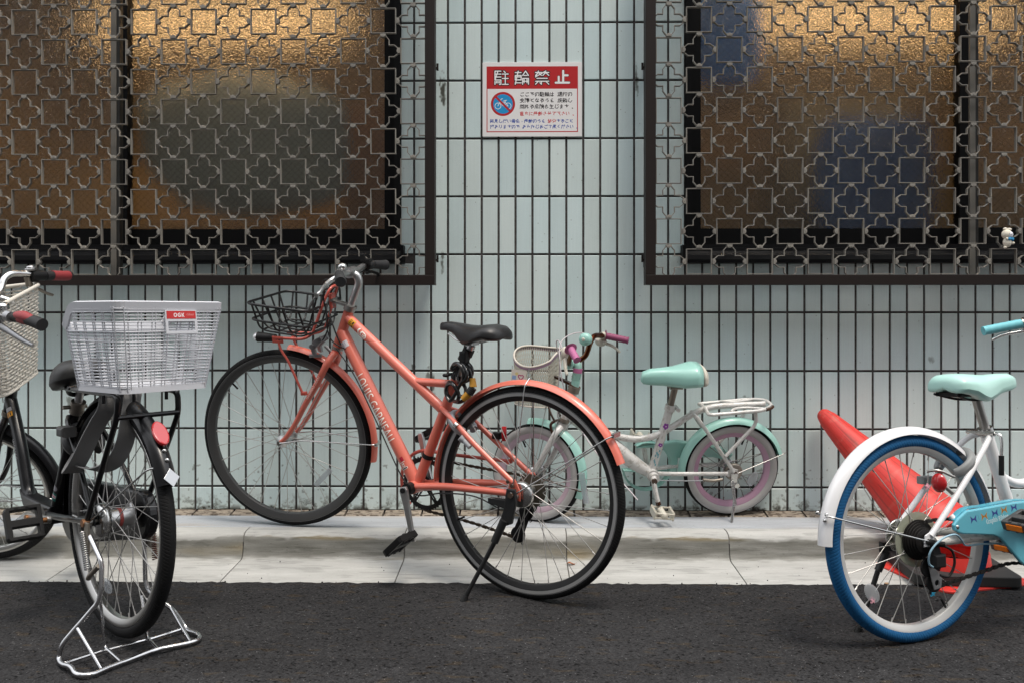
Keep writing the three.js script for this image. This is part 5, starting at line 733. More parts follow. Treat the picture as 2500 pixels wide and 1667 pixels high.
  add(b, 'rubber_strap', [strap([V(-0.06, 0.69, -0.05), V(-0.058, 0.645, -0.055), V(-0.033, 0.61, -0.064), V(-0.003, 0.565, -0.075), V(0.034, 0.51, -0.085), V(0.07, 0.472, -0.09), V(0.105, 0.455, -0.088), V(0.118, 0.47, -0.075), V(0.112, 0.495, -0.062)]), strap([V(-0.1, 0.69, 0.0), V(-0.118, 0.61, -0.02), V(-0.125, 0.553, -0.035), V(-0.1, 0.505, -0.05), V(-0.04, 0.478, -0.062), V(0.03, 0.472, -0.07), V(0.09, 0.478, -0.074)])], mat([0.2, 0.2, 0.2], 0.7));
  // double stand: legs, floor loop
  const T = mat([0.6, 0.6, 0.61], 0.22, 1);
  const stand = add(b, 'double_stand', [
    tubeR([V(-0.03, 0.3, -0.088), V(-0.115, 0.245, -0.09), V(-0.125, 0.17, -0.095), V(-0.12, 0.14, -0.103), V(-0.085, 0.072, -0.15), V(-0.07, 0.036, -0.176), V(-0.062, 0.0, -0.18), V(-0.1, -0.003, -0.186), V(-0.15, 0.004, -0.18), V(-0.195, -0.003, -0.186), V(-0.225, -0.003, -0.165), V(-0.205, -0.002, -0.09), V(-0.182, -0.002, 0.03), V(-0.2, -0.002, 0.09), V(-0.2, -0.002, 0.142), V(-0.16, -0.002, 0.162), V(-0.1, -0.002, 0.153), V(-0.082, 0.02, 0.147), V(-0.062, 0.055, 0.13), V(-0.015, 0.085, 0.1), V(0.03, 0.11, 0.092), V(0.03, 0.3, 0.088)], 0.0066, 0.022, 10),
    bar(V(-0.105, 0.0, -0.184), V(-0.092, 0.0, -0.073), 0.004, 8), bar(V(-0.092, 0.0, -0.073), V(-0.1, 0.0, 0.039), 0.004, 8), bar(V(-0.1, 0.0, 0.039), V(-0.09, 0.0, 0.152), 0.004, 8),
    bar(V(-0.09, 0.08, -0.144), V(-0.212, 0.0, -0.13), 0.0048, 8), bar(V(-0.06, 0.06, 0.126), V(-0.198, 0.0, 0.115), 0.0048, 8), tubeR([V(-0.122, 0.165, -0.098), V(-0.093, 0.01, -0.073), V(-0.2, -0.001, -0.075)], 0.0042, 0.012, 8), tubeR([V(-0.02, 0.1, 0.06), V(-0.1, 0.008, 0.039), V(-0.182, -0.001, 0.03)], 0.0042, 0.012, 8),
  ], T);
  add(stand, 'stand_bracket', [box(0.03, 0.11, 0.012, 0.02, 0.28, 0.1, 0.002)], M_oldsteel);
  add(stand, 'stand_bracket', [box(0.03, 0.09, 0.006, -0.02, 0.29, -0.092, 0.002), tubeR([V(-0.11, 0.235, -0.095), V(-0.06, 0.2, -0.1), V(-0.05, 0.19, -0.1)], 0.007, 0.01, 8)], M_oldsteel);
  add(stand, 'stand_spring', [spring(V(-0.01, 0.31, -0.1), V(-0.05, 0.215, -0.102), 0.0075, 18, 0.0017)], M_alloy); add(stand, 'stand_spring', [spring(V(0.02, 0.3, 0.108), V(-0.002, 0.19, 0.106), 0.0075, 18, 0.0017)], mat([0.2, 0.1, 0.08], 0.5, 0.8));
}
// ---------------------------------------------------------------- small mint and white child's bicycle by the wall
{
  const b = thing('child_bicycle', 'small white and mint child bicycle with pink rims and rusty handlebar by the wall', 'bicycle', [0.8214, 0.113, 0.035], 186, -12);
  const grime = tex(256, 256, (i, j) => { const d = sm(0.52, 0.72, fbm(i / 20, j / 20, 4)); const v = 242 - d * 34 + (hash(i, j) - 0.5) * 8; return [v, v - d * 3, v - 2 - d * 7]; });
  grime.repeat.set(6, 1);
  const W = paint([0.7, 0.69, 0.68], 0.45, { map: grime }), Mi = paint([0.31, 0.575, 0.51], 0.45), Pk = mat([0.46, 0.28, 0.38], 0.55), Wp = mat([0.66, 0.63, 0.55], 0.6, 0, { map: grime }), Pl = mat([0.26, 0.055, 0.13], 0.6), PlL = mat([0.45, 0.13, 0.28], 0.6);
  const S = steerMatrix(V(0.637, 0.511, 0), 17, -35), st = (g) => merge([g].flat(9)).applyMatrix4(S);
  const tyre = tyreMat([0.01, 0.01, 0.01]), side = mat([0.4, 0.39, 0.38], 0.85);
  const wo = { R: 0.1925, r: 0.0215, tyre, rim: Pk, rimDepth: 0.018, rimW: 0.014, spokes: 20, flange: 0.022, hubHalf: 0.03, cross: 0.9, spokeMat: mat([0.2, 0.19, 0.18], 0.5, 0.8), axle: 0.062, axleMat: M_rusty, hubMat: M_chrome };
  const whitewall = (cx, cy, S2) => [1, -1].map((s) => { const P = []; for (let k = 0; k <= 8; k++) { const a = (0.33 + 0.45 * k / 8) * Math.PI; P.push([0.171 + 0.0222 * Math.cos(a), s * 0.0222 * Math.sin(a)]); } const g = turned(P, 72, 0, 2 * Math.PI, false); g.translate(cx, cy, 0); if (S2) g.applyMatrix4(S2); return g; });
  const w1 = wheel(b, 0, 0.1925, { ...wo, reflector: 205, reflAt: 0.55, reflOval: true, valve: 110 }); add(w1, 'white_sidewall', whitewall(0, 0.1925), side);
  const w2 = wheel(b, 0.7828, 0.1822, { ...wo, valve: 60, rim: mat([0.48, 0.36, 0.42], 0.55) }, S); add(w2, 'white_sidewall', whitewall(0.7828, 0.1822, S), side);
  const frame = add(b, 'frame', [
    bar(V(0.675, 0.402), V(0.643, 0.525), 0.0178, 14),
    sweep(smooth([V(0.66, 0.455), V(0.57, 0.375), V(0.478, 0.337), V(0.389, 0.322), V(0.317, 0.334), V(0.246, 0.371), V(0.166, 0.423), V(0.094, 0.449), V(-0.01, 0.456), V(-0.118, 0.46)], 6), (t) => 0.0145 - 0.003 * t, 12),
    sweep(smooth([V(0.668, 0.43), V(0.56, 0.35), V(0.47, 0.285), V(0.4, 0.228), V(0.33, 0.182)], 6), (t) => 0.019 + 0.012 * Math.sin(Math.PI * Math.min(1, t * 0.95)), 16),
    bar(V(0.262, 0.448), V(0.32, 0.19), 0.0162, 14), disc(V(0.322, 0.18, -0.034), V(0.322, 0.18, 0.034), 0.024, 18),
    ...[1, -1].flatMap((s) => [tubeS([V(0.31, 0.186, s * 0.02), V(0.24, 0.19, s * 0.038), V(0.03, 0.192, s * 0.05)], 0.0085, 9), tubeS([V(0.17, 0.425, s * 0.014), V(0.16, 0.415, s * 0.035), V(0.022, 0.222, s * 0.05), V(0.005, 0.196, s * 0.05)], 0.0078, 9), plate([[-0.014, 0.18], [0.03, 0.18], [0.034, 0.202], [0.01, 0.215], [-0.01, 0.208]], 0.005, s * 0.05 - 0.0025)]),
  ], W);
  add(frame, 'flower_print', [decal(V(0.2745, 0.392), V(0.281, 0.363), 0.0166, 1.7, -1), decal(V(0.293, 0.3105), V(0.297, 0.292), 0.0166, 1.4, -1)], print(96, 96, (c) => { c.fillStyle = '#8a3a9c'; for (let k = 0; k < 5; k++) { const a = k / 5 * 6.283; c.beginPath(); c.arc(48 + 26 * Math.cos(a), 48 + 26 * Math.sin(a), 17, 0, 7); c.fill(); } c.fillStyle = '#f0e8ee'; c.beginPath(); c.arc(48, 48, 8, 0, 7); c.fill(); }));
  add(frame, 'flower_print', [decal(V(0.299, 0.2835), V(0.3155, 0.21), 0.0166, 1.5, -1)], print(192, 96, (c) => { c.fillStyle = '#5ea7b4'; let q = 5; const R = () => ((q = (q * 16807) % 2147483647) / 2147483647); for (let n = 0; n < 9; n++) { const x = 14 + R() * 164, y = 14 + R() * 68; for (let k = 0; k < 5; k++) { const a = k / 5 * 6.283; c.beginPath(); c.arc(x + 8 * Math.cos(a), y + 8 * Math.sin(a), 5, 0, 7); c.fill(); } } }));
  // rear rack
  const ov = (x0, x1, z, y0, y1) => [V(x0, y0, -z), V(x1, y1, -z), V(x1 - 0.02, y1, -z * 0.2), V(x1 - 0.02, y1, z * 0.2), V(x1, y1, z), V(x0, y0, z)];
  add(b, 'rear_rack', [tubeR([V(0.125, 0.446, -0.03), V(0.13, 0.44, -0.07), V(-0.08, 0.456, -0.072), V(-0.135, 0.464, -0.04), V(-0.135, 0.464, 0.04), V(-0.08, 0.456, 0.072), V(0.13, 0.44, 0.07), V(0.125, 0.446, 0.03)], 0.0072, 0.03, 9, true), ...[1, -1].flatMap((s) => [tubeS([V(0.04, 0.45, s * 0.066), V(0.02, 0.455, s * 0.045), V(-0.03, 0.458, s * 0.04), V(-0.09, 0.46, s * 0.06)], 0.0055, 8), tubeR([V(-0.055, 0.452, s * 0.068), V(-0.066, 0.4, s * 0.062), V(0.046, 0.268, s * 0.058)], 0.0072, 0.03, 9)])], W);
  add(b, 'rack_rust', [sweep(smooth([V(-0.098, 0.4585, -0.066), V(-0.118, 0.4612, -0.058), V(-0.132, 0.4632, -0.043)], 3), 0.00745, 9)], M_rusty);
  const mg = guardGeo(0.214, 0.027, 0.02, -4, 163); mg.translate(0, 0.1925, 0); const rg = add(b, 'mudguard', mg, Mi);
  add(rg, 'mudguard_stay', [1, -1].map((s) => tubeR([V(0, 0.1925, s * 0.058), V(-0.2, 0.262, s * 0.03), V(-0.21, 0.264, s * 0.02)], 0.0019, 0.01, 6)), M_steel);
  const fg = guardGeo(0.214, 0.027, 0.02, 78, 200); fg.translate(0.7828, 0.1822, 0); const fgm = add(b, 'mudguard', st([fg]), Mi);
  add(fgm, 'mudguard_stay', st([1, -1].map((s) => tubeR([V(0.7828, 0.1822, s * 0.055), V(0.585, 0.145, s * 0.03), V(0.571, 0.143, s * 0.02)], 0.0024, 0.01, 6))), M_rusty);
  // chain guard, crank, pedals
  const cg = []; { const P = []; for (let k = 0; k <= 22; k++) { const a = (62 + k * 13) * RAD; P.push([0.33 + 0.092 * Math.cos(a), 0.19 + 0.095 * Math.sin(a)]); } P.push([0.215, 0.155], [0.205, 0.165]); P.push([0.205, 0.225], [0.06, 0.225], [0.0, 0.21], [-0.02, 0.235], [0.04, 0.272], [0.215, 0.296]); cg.push(plate(P, 0.03, 0.036, [], 0.007)); }
  add(b, 'chain_guard', cg, Mi);
  add(b, 'crank_arm', [tubeS([V(0.322, 0.18, -0.05), V(0.33, 0.18, -0.07), V(0.325, 0.145, -0.08), V(0.312, 0.092, -0.09)], (t) => 0.0115 - 0.002 * t, 10), disc(V(0.322, 0.18, -0.036), V(0.322, 0.18, -0.058), 0.019, 16)], W);
  add(b, 'crank_arm', [tubeS([V(0.322, 0.18, 0.07), V(0.33, 0.23, 0.085), V(0.34, 0.275, 0.09)], 0.01, 10)], W);
  add(b, 'crank_bolt', [disc(V(0.329, 0.178, -0.075), V(0.329, 0.178, -0.085), 0.011, 12), bar(V(0.3135, 0.099, -0.089), V(0.3095, 0.085, -0.091), 0.0105, 10)], M_rusty);
  const kidPedal = (x, y, z, t) => { const g = []; for (const s of [1, -1]) { g.push(box(0.007, 0.028, 0.07, s * 0.036, 0, 0, 0.001)); for (let k = 0; k < 6; k++) g.push(box(0.005, 0.004, 0.005, s * 0.036, 0.015, -0.03 + k * 0.012), box(0.005, 0.004, 0.005, s * 0.036, -0.015, -0.03 + k * 0.012)); g.push(box(0.075, 0.006, 0.007, 0, s * 0.009, -0.032, 0.001), box(0.075, 0.006, 0.007, 0, s * 0.009, 0.032, 0.001)); } g.push(bar(V(0, 0, -0.034), V(0, 0, 0.034), 0.013, 12), ball(0.013, 0, 0, -0.033, 1, 1, 0.5), tubeS([V(-0.034, 0.01, -0.032), V(-0.012, 0.004, -0.032), V(-0.012, -0.004, -0.032), V(-0.034, -0.01, -0.032)], 0.0025, 6), tubeS([V(0.034, 0.01, -0.032), V(0.012, 0.004, -0.032), V(0.012, -0.004, -0.032), V(0.034, -0.01, -0.032)], 0.0025, 6)); const m = merge(g); m.rotateZ(t); m.translate(x, y, z); return m; };
  add(b, 'pedal', kidPedal(0.304, 0.068, -0.125, 0.12), Wp); add(b, 'pedal', kidPedal(0.343, 0.29, 0.128, 0.2), Wp);
  add(b, 'chain', [chainGeo([V(0.3, 0.262, 0.052), V(0.15, 0.25, 0.052), V(0.0, 0.222, 0.05)])], M_chain);
  add(b, 'hub_brake', [turned([[0.008, -0.044], [0.03, -0.043], [0.035, -0.036], [0.035, -0.026], [0.008, -0.024]], 30).translate(0, 0.1925, 0), tubeS([V(0.13, 0.172, -0.058), V(0.09, 0.166, -0.056), V(0.05, 0.17, -0.054)], 0.006, 7)], M_oldsteel);
  add(b, 'brake_cable', [tubeS([V(0.3, 0.165, -0.04), V(0.2, 0.166, -0.052), V(0.12, 0.168, -0.058)], 0.0022, 5)], M_greyplastic);
  add(b, 'kickstand', [box(0.026, 0.05, 0.006, 0.006, 0.172, -0.06, 0.002), disc(V(-0.006, 0.148, -0.068), V(-0.006, 0.148, -0.056), 0.01, 12), bar(V(0.014, 0.165, -0.068), V(0.008, 0.085, -0.085), 0.005, 8), bar(V(0.008, 0.085, -0.085), V(0.03, -0.02, -0.128), 0.0055, 9), bar(V(0.03, -0.02, -0.128), V(0.018, -0.028, -0.131), 0.006, 8)], M_chrome);
  add(b, 'kickstand_spring', [spring(V(0.016, 0.17, -0.072), V(0.006, 0.075, -0.092), 0.0065, 16, 0.0015)], M_alloy);
  // saddle
  add(b, 'saddle', saddleGeo([[0.382, 0.006, 0.573, 0.02], [0.376, 0.022, 0.593, 0.05, 0.08], [0.345, 0.029, 0.604, 0.066, 0.1], [0.3, 0.034, 0.608, 0.072, 0.12], [0.26, 0.046, 0.612, 0.08, 0.16], [0.22, 0.066, 0.62, 0.09, 0.18], [0.185, 0.078, 0.628, 0.094, 0.18], [0.158, 0.077, 0.626, 0.088, 0.18]]), Mi);
  add(b, 'saddle_bumper', saddleGeo([[0.1585, 0.0765, 0.624, 0.086, 0.18], [0.142, 0.07, 0.616, 0.076, 0.18], [0.131, 0.052, 0.602, 0.058, 0.2], [0.125, 0.02, 0.59, 0.03]]), Wp);
  add(b, 'seat_post', [bar(V(0.264, 0.44), V(0.246, 0.53), 0.0128, 12), box(0.05, 0.012, 0.05, 0.245, 0.534, 0, 0.003)], M_oldsteel);
  add(b, 'seat_clamp', [bar(V(0.264, 0.437), V(0.2595, 0.459), 0.0205, 16), bar(V(0.235, 0.446, -0.028), V(0.235, 0.446, 0.02), 0.008, 10)], W);
  // steering
  add(b, 'headset', [bar(V(0.6765, 0.397), V(0.673, 0.41), 0.021, 16), bar(V(0.6455, 0.514), V(0.6395, 0.537), 0.0225, 16)], M_oldsteel);
  add(b, 'fork', st([bar(V(0.678, 0.392), V(0.684, 0.368), 0.02, 14), ...[1, -1].map((s) => sweep(smooth([V(0.682, 0.374, s * 0.014), V(0.69, 0.355, s * 0.04), V(0.715, 0.3, s * 0.05), V(0.755, 0.22, s * 0.05), V(0.783, 0.183, s * 0.05)], 6), (t) => 0.0135 - 0.004 * t, 12))]), W);
  const stem = add(b, 'stem', st([bar(V(0.6415, 0.53), V(0.636, 0.56), 0.0165, 14), disc(V(0.662, 0.622, -0.024), V(0.662, 0.622, 0.024), 0.021, 16)]), Mi);
  add(stem, 'stem_sleeve', st([bar(V(0.6385, 0.559), V(0.632, 0.592), 0.0172, 14), tubeS([V(0.632, 0.604), V(0.634, 0.615), V(0.645, 0.626), V(0.662, 0.622)], 0.016, 12)]), mat([0.28, 0.5, 0.44], 0.5, 0, { map: grime })); add(stem, 'pink_band', st([bar(V(0.6325, 0.589), V(0.631, 0.606), 0.0176, 14)]), PlL);
  add(b, 'handlebar', st([tubeS([V(0.662, 0.622, 0), V(0.655, 0.628, 0.04), V(0.63, 0.65, 0.06), V(0.618, 0.7, 0.075), V(0.616, 0.724, 0.1), V(0.612, 0.728, 0.15), V(0.59, 0.724, 0.19), V(0.52, 0.715, 0.21)], 0.0105, 12), tubeS([V(0.662, 0.622, 0), V(0.658, 0.626, -0.03), V(0.645, 0.64, -0.055), V(0.63, 0.668, -0.085), V(0.616, 0.69, -0.12), V(0.592, 0.695, -0.17), V(0.55, 0.663, -0.2)], 0.0105, 12)]), mat([0.55, 0.3, 0.16], 0.3, 0.9, { map: rustMap }));
  const gripG = (P, end) => [sweep(P, (t) => 0.0132 + (t < 0.05 ? 0.011 : t > 0.97 ? 0.002 : 0) + 0.0006 * Math.sin(t * 60), 16)];
  add(b, 'grip', st(gripG(smooth([V(0.587, 0.692, -0.178), V(0.583, 0.689, -0.181), V(0.57, 0.678, -0.192), V(0.545, 0.656, -0.21)], 8))), PlL);
  add(b, 'grip', st(gripG(smooth([V(0.6, 0.7265, 0.182), V(0.595, 0.726, 0.185), V(0.555, 0.72, 0.2), V(0.512, 0.714, 0.212)], 8))), Pl);
  add(b, 'brake_lever', st([ball(0.02, 0.615, 0.672, -0.165, 0.7, 1.3, 0.9), tubeS([V(0.612, 0.655, -0.17), V(0.602, 0.635, -0.185), V(0.59, 0.612, -0.2), V(0.583, 0.6, -0.205)], (t) => 0.0075 - 0.002 * t, 8)]), Wp);
  add(b, 'brake_lever', st([ball(0.021, 0.618, 0.702, 0.185, 1.2, 0.9, 0.7), tubeS([V(0.605, 0.698, 0.192), V(0.575, 0.688, 0.2), V(0.55, 0.672, 0.206), V(0.543, 0.664, 0.207)], (t) => 0.0065 - 0.002 * t, 8), bar(V(0.612, 0.727, 0.17), V(0.603, 0.7265, 0.18), 0.0155, 12)]), Wp);
  const bell = add(b, 'bell', st([ball(0.0245, 0.622, 0.716, 0.03, 1, 1, 0.65), disc(V(0.622, 0.716, 0.035), V(0.622, 0.716, 0.05), 0.023, 20)]), Mi); add(bell, 'bell_button', st([ball(0.007, 0.622, 0.7165, 0.0145, 1, 1, 0.5)]), Wp);
  add(b, 'brake_cable', st([tubeS([V(0.62, 0.672, -0.16), V(0.66, 0.71, -0.12), V(0.7, 0.7, -0.06), V(0.7, 0.62, -0.02), V(0.7, 0.5, -0.02), V(0.7, 0.41, -0.01)], 0.0024, 6), tubeS([V(0.62, 0.7, 0.18), V(0.68, 0.735, 0.12), V(0.72, 0.7, 0.03), V(0.69, 0.6, -0.03), V(0.66, 0.5, -0.03), V(0.56, 0.34, -0.03), V(0.35, 0.15, -0.03)], 0.0024, 6)]), mat([0.55, 0.5, 0.52], 0.5));
  add(b, 'front_brake', st([tubeS([V(0.7, 0.4, -0.03), V(0.715, 0.385, -0.035), V(0.71, 0.35, -0.03)], 0.006, 7), tubeS([V(0.7, 0.4, 0.03), V(0.715, 0.385, 0.035), V(0.71, 0.35, 0.03)], 0.006, 7), bar(V(0.7, 0.4, -0.03), V(0.7, 0.4, 0.03), 0.005, 7)]), M_rusty);
  { // mesh basket: D-shaped, lower towards its near side
    const top = (a) => { const x = 0.8 + 0.098 * Math.cos(a), z = 0.098 * Math.sin(a); return V(Math.max(0.722, x), 0.646 + 0.34 * z + 0.012 * Math.cos(a * 2), z); }, bot = (a) => V(Math.max(0.735, 0.805 + 0.08 * Math.cos(a)), 0.448, 0.078 * Math.sin(a));
    const at2 = (a, t) => bot(a).lerp(top(a), t), n = 68, wires = []; for (let k = 0; k < n; k++) for (const d of [1, -1]) { const P = []; for (let i = 0; i <= 10; i++) P.push(at2((k + d * i * 0.62) / n * 2 * Math.PI, i / 10)); wires.push(sweep(P, 0.0012, 4)); }
    for (let k = 0; k < 9; k++) { const x = 0.74 + k * 0.018; const zz = 0.078 * Math.sqrt(Math.max(0, 1 - ((x - 0.805) / 0.08) ** 2)); wires.push(bar(V(x, 0.448, -zz), V(x, 0.448, zz), 0.001, 4)); }
    const bk = add(b, 'mesh_basket', st(wires), Wp); const loopP = (t) => Array.from({ length: 40 }, (_, k) => at2(k / 40 * 2 * Math.PI, t));
    add(bk, 'basket_rim', st([sweep(loopP(1), 0.004, 7, true), sweep(loopP(0), 0.003, 7, true)]), mat([0.62, 0.57, 0.5], 0.6)); 
    const band = []; { const A = loopP(0.995), B2 = loopP(0.93), pos = [], uv = [], idx = []; for (let k = 0; k <= 40; k++) { for (const p of [A[k % 40], B2[k % 40]]) { const c = V(0.8, p.y, 0), d = p.clone().sub(c).normalize().multiplyScalar(0.003); pos.push(p.x + d.x, p.y, p.z + d.z); uv.push(k, 0); } } for (let k = 0; k < 40; k++) { const a = k * 2; idx.push(a, a + 1, a + 2, a + 2, a + 1, a + 3); } const g = new THREE.BufferGeometry(); g.setAttribute('position', new THREE.Float32BufferAttribute(pos, 3)); g.setAttribute('uv', new THREE.Float32BufferAttribute(uv, 2)); g.setIndex(idx); g.computeVertexNormals(); band.push(g); }
    add(bk, 'basket_band', st(band), mat([0.34, 0.22, 0.3], 0.6));
    const charm = new THREE.PlaneGeometry(0.075, 0.055); charm.translate(0, 0, 0); const q = st([tubeR([V(0.79, 0.6, -0.1), V(0.79, 0.53, -0.1), V(0.87, 0.53, -0.085), V(0.87, 0.6, -0.085)], 0.0016, 0.02, 5)]);
    add(bk, 'basket_handle', q, M_greyplastic);
    const cp = plate([[0.8, 0.545], [0.865, 0.545], [0.865, 0.588], [0.8, 0.588]], 0.001, -0.1, [], 0.0002); const pp = cp.attributes.position, uu = cp.attributes.uv; for (let i = 0; i < pp.count; i++) uu.setXY(i, 1 - (pp.getX(i) - 0.8) / 0.065, (pp.getY(i) - 0.545) / 0.043);
    add(bk, 'basket_plate', st([cp]), mat([0.9, 0.9, 0.9], 0.5, 0, { map: canvasTex(128, 96, (c) => { c.fillStyle = '#d9d3c8'; c.fillRect(0, 0, 128, 96); c.fillStyle = '#8fa9cf'; c.fillRect(8, 52, 34, 36); c.fillStyle = '#d9c58a'; c.beginPath(); c.arc(46, 36, 14, 0, 7); c.fill(); c.strokeStyle = '#b04a72'; c.lineWidth = 9; c.beginPath(); c.moveTo(82, 84); c.bezierCurveTo(48, 58, 62, 34, 82, 50); c.bezierCurveTo(104, 34, 116, 58, 82, 84); c.stroke(); }) }));
    add(b, 'basket_bracket', [st([plate([[0.632, 0.53], [0.7, 0.552], [0.725, 0.56], [0.725, 0.57], [0.65, 0.548], [0.63, 0.54]], 0.02, -0.01), bar(V(0.645, 0.525), V(0.6385, 0.54), 0.0235, 14), tubeS([V(0.735, 0.455, -0.03), V(0.715, 0.42, -0.035), V(0.7, 0.395, -0.03)], 0.0045, 6), tubeS([V(0.735, 0.455, 0.03), V(0.715, 0.42, 0.035), V(0.7, 0.395, 0.03)], 0.0045, 6)])], M_rusty);
  }
}
// ---------------------------------------------------------------- white child's bicycle with blue tyres
{
  const b = thing('child_bicycle', 'white child bicycle with blue tyres, light blue chain guard and mint saddle', 'bicycle', [1.095, 0, 1.111], 21.06, -3);
  const W = paint([0.78, 0.78, 0.79], 0.35), Bl = paint([0.1, 0.42, 0.55], 0.42), S = steerMatrix(V(0.74, 0.62, 0), 20, 6), st = (g) => merge([g].flat(9)).applyMatrix4(S);
  const scuffed = tex(256, 256, (i, j) => { const d = sm(0.55, 0.75, fbm(i / 16, j / 16, 4)); const v = 240 - d * 52 + (hash(i, j) - 0.5) * 8; return [v, v - 1, v - 4]; }); scuffed.repeat.set(5, 1);
  const Ws = paint([0.74, 0.73, 0.71], 0.45, { map: scuffed }), tyre = tyreMat([0.01, 0.095, 0.24], 0.7), rimM = mat([0.55, 0.55, 0.54], 0.45, 0.3), R = 0.2876;
  const wo = { R, r: 0.019, bead: 1.6, wide: 1.12, tyre, rim: rimM, rimDepth: 0.019, rimW: 0.0155, spokes: 28, flange: 0.024, hubHalf: 0.034, hubR: 0.016, cross: 1.0 };
  const w1 = wheel(b, 0, R, { ...wo, reflector: 222, reflAt: 0.72, reflOval: true, reflZ: 0.01, valve: 300, axle: 0.07 });
  wheel(b, 0.9, R, { ...wo, valve: 40 }, S);
  for (const [ang, q, col, z] of [[72, 0.15, [0.75, 0.38, 0.45], 0.024], [226, 0.215, [0.75, 0.38, 0.45], 0.01], [291, 0.17, [0.02, 0.33, 0.55], 0.012]]) { const P = []; for (let k = 0; k < 10; k++) { const a = k / 10 * 2 * Math.PI + 0.3, r = k % 2 ? 0.0042 : 0.0095; P.push([q * Math.cos(ang * RAD) + r * Math.cos(a), R + q * Math.sin(ang * RAD) + r * Math.sin(a)]); } add(w1, 'star_bead', plate(P, 0.007, z - 0.0035, [], 0.001), mat(col, 0.5)); }
  add(b, 'frame', [
    bar(V(0.298, 0.578), V(0.406, 0.265), 0.0178, 16), bar(V(0.705, 0.7), V(0.742, 0.6), 0.0175, 14), disc(V(0.405, 0.267, -0.036), V(0.405, 0.267, 0.036), 0.022, 16),
    sweep(smooth([V(0.355, 0.435), V(0.4, 0.415), V(0.45, 0.412), V(0.55, 0.455), V(0.65, 0.57), V(0.715, 0.675)], 6), 0.0135, 12), sweep(smooth([V(0.4, 0.275), V(0.47, 0.3), V(0.56, 0.37), V(0.66, 0.5), V(0.735, 0.62)], 6), 0.017, 14),
    ...[1, -1].flatMap((s) => [tubeS([V(0.305, 0.565, s * 0.014), V(0.27, 0.552, s * 0.035), V(0.19, 0.478, s * 0.052), V(0.077, 0.366, s * 0.06), V(0.012, 0.303, s * 0.062)], 0.0085, 10), plate([[-0.012, 0.275], [0.03, 0.272], [0.036, 0.295], [0.016, 0.316], [-0.008, 0.305]], 0.005, s * 0.062 - 0.0025)]),
    bar(V(0.215, 0.503, -0.048), V(0.215, 0.503, 0.048), 0.006, 8), bar(V(0.09, 0.352, 0.06), V(0.098, 0.33, 0.078), 0.008, 8),
  ], W);
  add(b, 'chain_stay', [tubeS([V(0.4, 0.27, 0.024), V(0.233, 0.279, 0.045), V(0.022, 0.286, 0.062)], (t) => 0.0115 + 0.002 * t, 12)], Ws); add(b, 'chain_stay', [tubeS([V(0.4, 0.27, -0.024), V(0.233, 0.279, -0.045), V(0.022, 0.286, -0.062)], 0.0115, 12)], Ws);
  const mg = guardGeo(0.3115, 0.0265, 0.02, 6, 179); mg.translate(0, R, 0); const rg = add(b, 'mudguard', mg, W);
  add(rg, 'mudguard_stay', [1, -1].map((s) => tubeR([V(0.006, 0.288, s * 0.07), V(-0.29, 0.372, s * 0.034), V(-0.304, 0.375, s * 0.02)], 0.0024, 0.012, 7)), M_chrome); add(rg, 'stay_bolt', [ball(0.0055, -0.3, 0.378, 0.018), ball(0.0055, -0.303, 0.362, 0.014), ball(0.0055, -0.3, 0.378, -0.018)], M_chrome);
  const fg = guardGeo(0.3115, 0.0265, 0.02, 40, 190); fg.translate(0.9, R, 0); add(b, 'mudguard', st([fg]), W);
  // saddle (mint), post
  add(b, 'saddle', saddleGeo([[0.142, 0.03, 0.722, 0.026], [0.147, 0.06, 0.734, 0.05, 0.15], [0.163, 0.072, 0.742, 0.06, 0.16], [0.195, 0.076, 0.744, 0.07, 0.18], [0.23, 0.07, 0.742, 0.084, 0.22], [0.265, 0.056, 0.739, 0.088, 0.24], [0.3, 0.043, 0.738, 0.08, 0.2], [0.34, 0.032, 0.74, 0.066, 0.14], [0.385, 0.028, 0.74, 0.056, 0.1], [0.408, 0.02, 0.732, 0.04, 0.1], [0.414, 0.006, 0.716, 0.014]]), mat([0.42, 0.68, 0.62], 0.42, 0, { clearcoat: 0.15 }));
  add(b, 'saddle_base', [box(0.11, 0.012, 0.09, 0.215, 0.684, 0, 0.004), ...[1, -1].map((s) => tubeS([V(0.38, 0.7, s * 0.012), V(0.3, 0.67, s * 0.02), V(0.22, 0.668, s * 0.022), V(0.15, 0.685, s * 0.04)], 0.0035, 6))], M_blackplastic);
  add(b, 'seat_post', [bar(V(0.302, 0.568), V(0.268, 0.674), 0.0135, 14)], M_steel);
  add(b, 'seat_clamp', [bar(V(0.303, 0.563), V(0.2965, 0.583), 0.0215, 16), bar(V(0.283, 0.568, -0.05), V(0.283, 0.568, 0.045), 0.007, 10)], M_chrome);
  const ql = add(b, 'clamp_lever', [tubeR([V(0.283, 0.57, 0.035), V(0.29, 0.568, 0.06), V(0.286, 0.54, 0.066), V(0.282, 0.505, 0.066)], 0.0042, 0.012, 8)], M_chrome); add(ql, 'lever_tip', [bar(V(0.282, 0.508, 0.066), V(0.279, 0.452, 0.066), 0.0075, 10)], M_blackplastic);
  add(b, 'ring_lock', [(() => { const m = turned(ringSect(0.049, 0.011, 10, 1.4), 32, -0.78 * Math.PI, 0.78 * Math.PI); m.rotateY(Math.PI / 2); m.applyMatrix4(new THREE.Matrix4().makeRotationX(Math.PI / 2)); m.applyMatrix4(new THREE.Matrix4().makeRotationZ(-50 * RAD)); m.translate(0.176, 0.486, 0); return m; })(), box(0.04, 0.022, 0.03, 0.118, 0.435, -0.055, 0.006)], mat([0.24, 0.25, 0.25], 0.5));
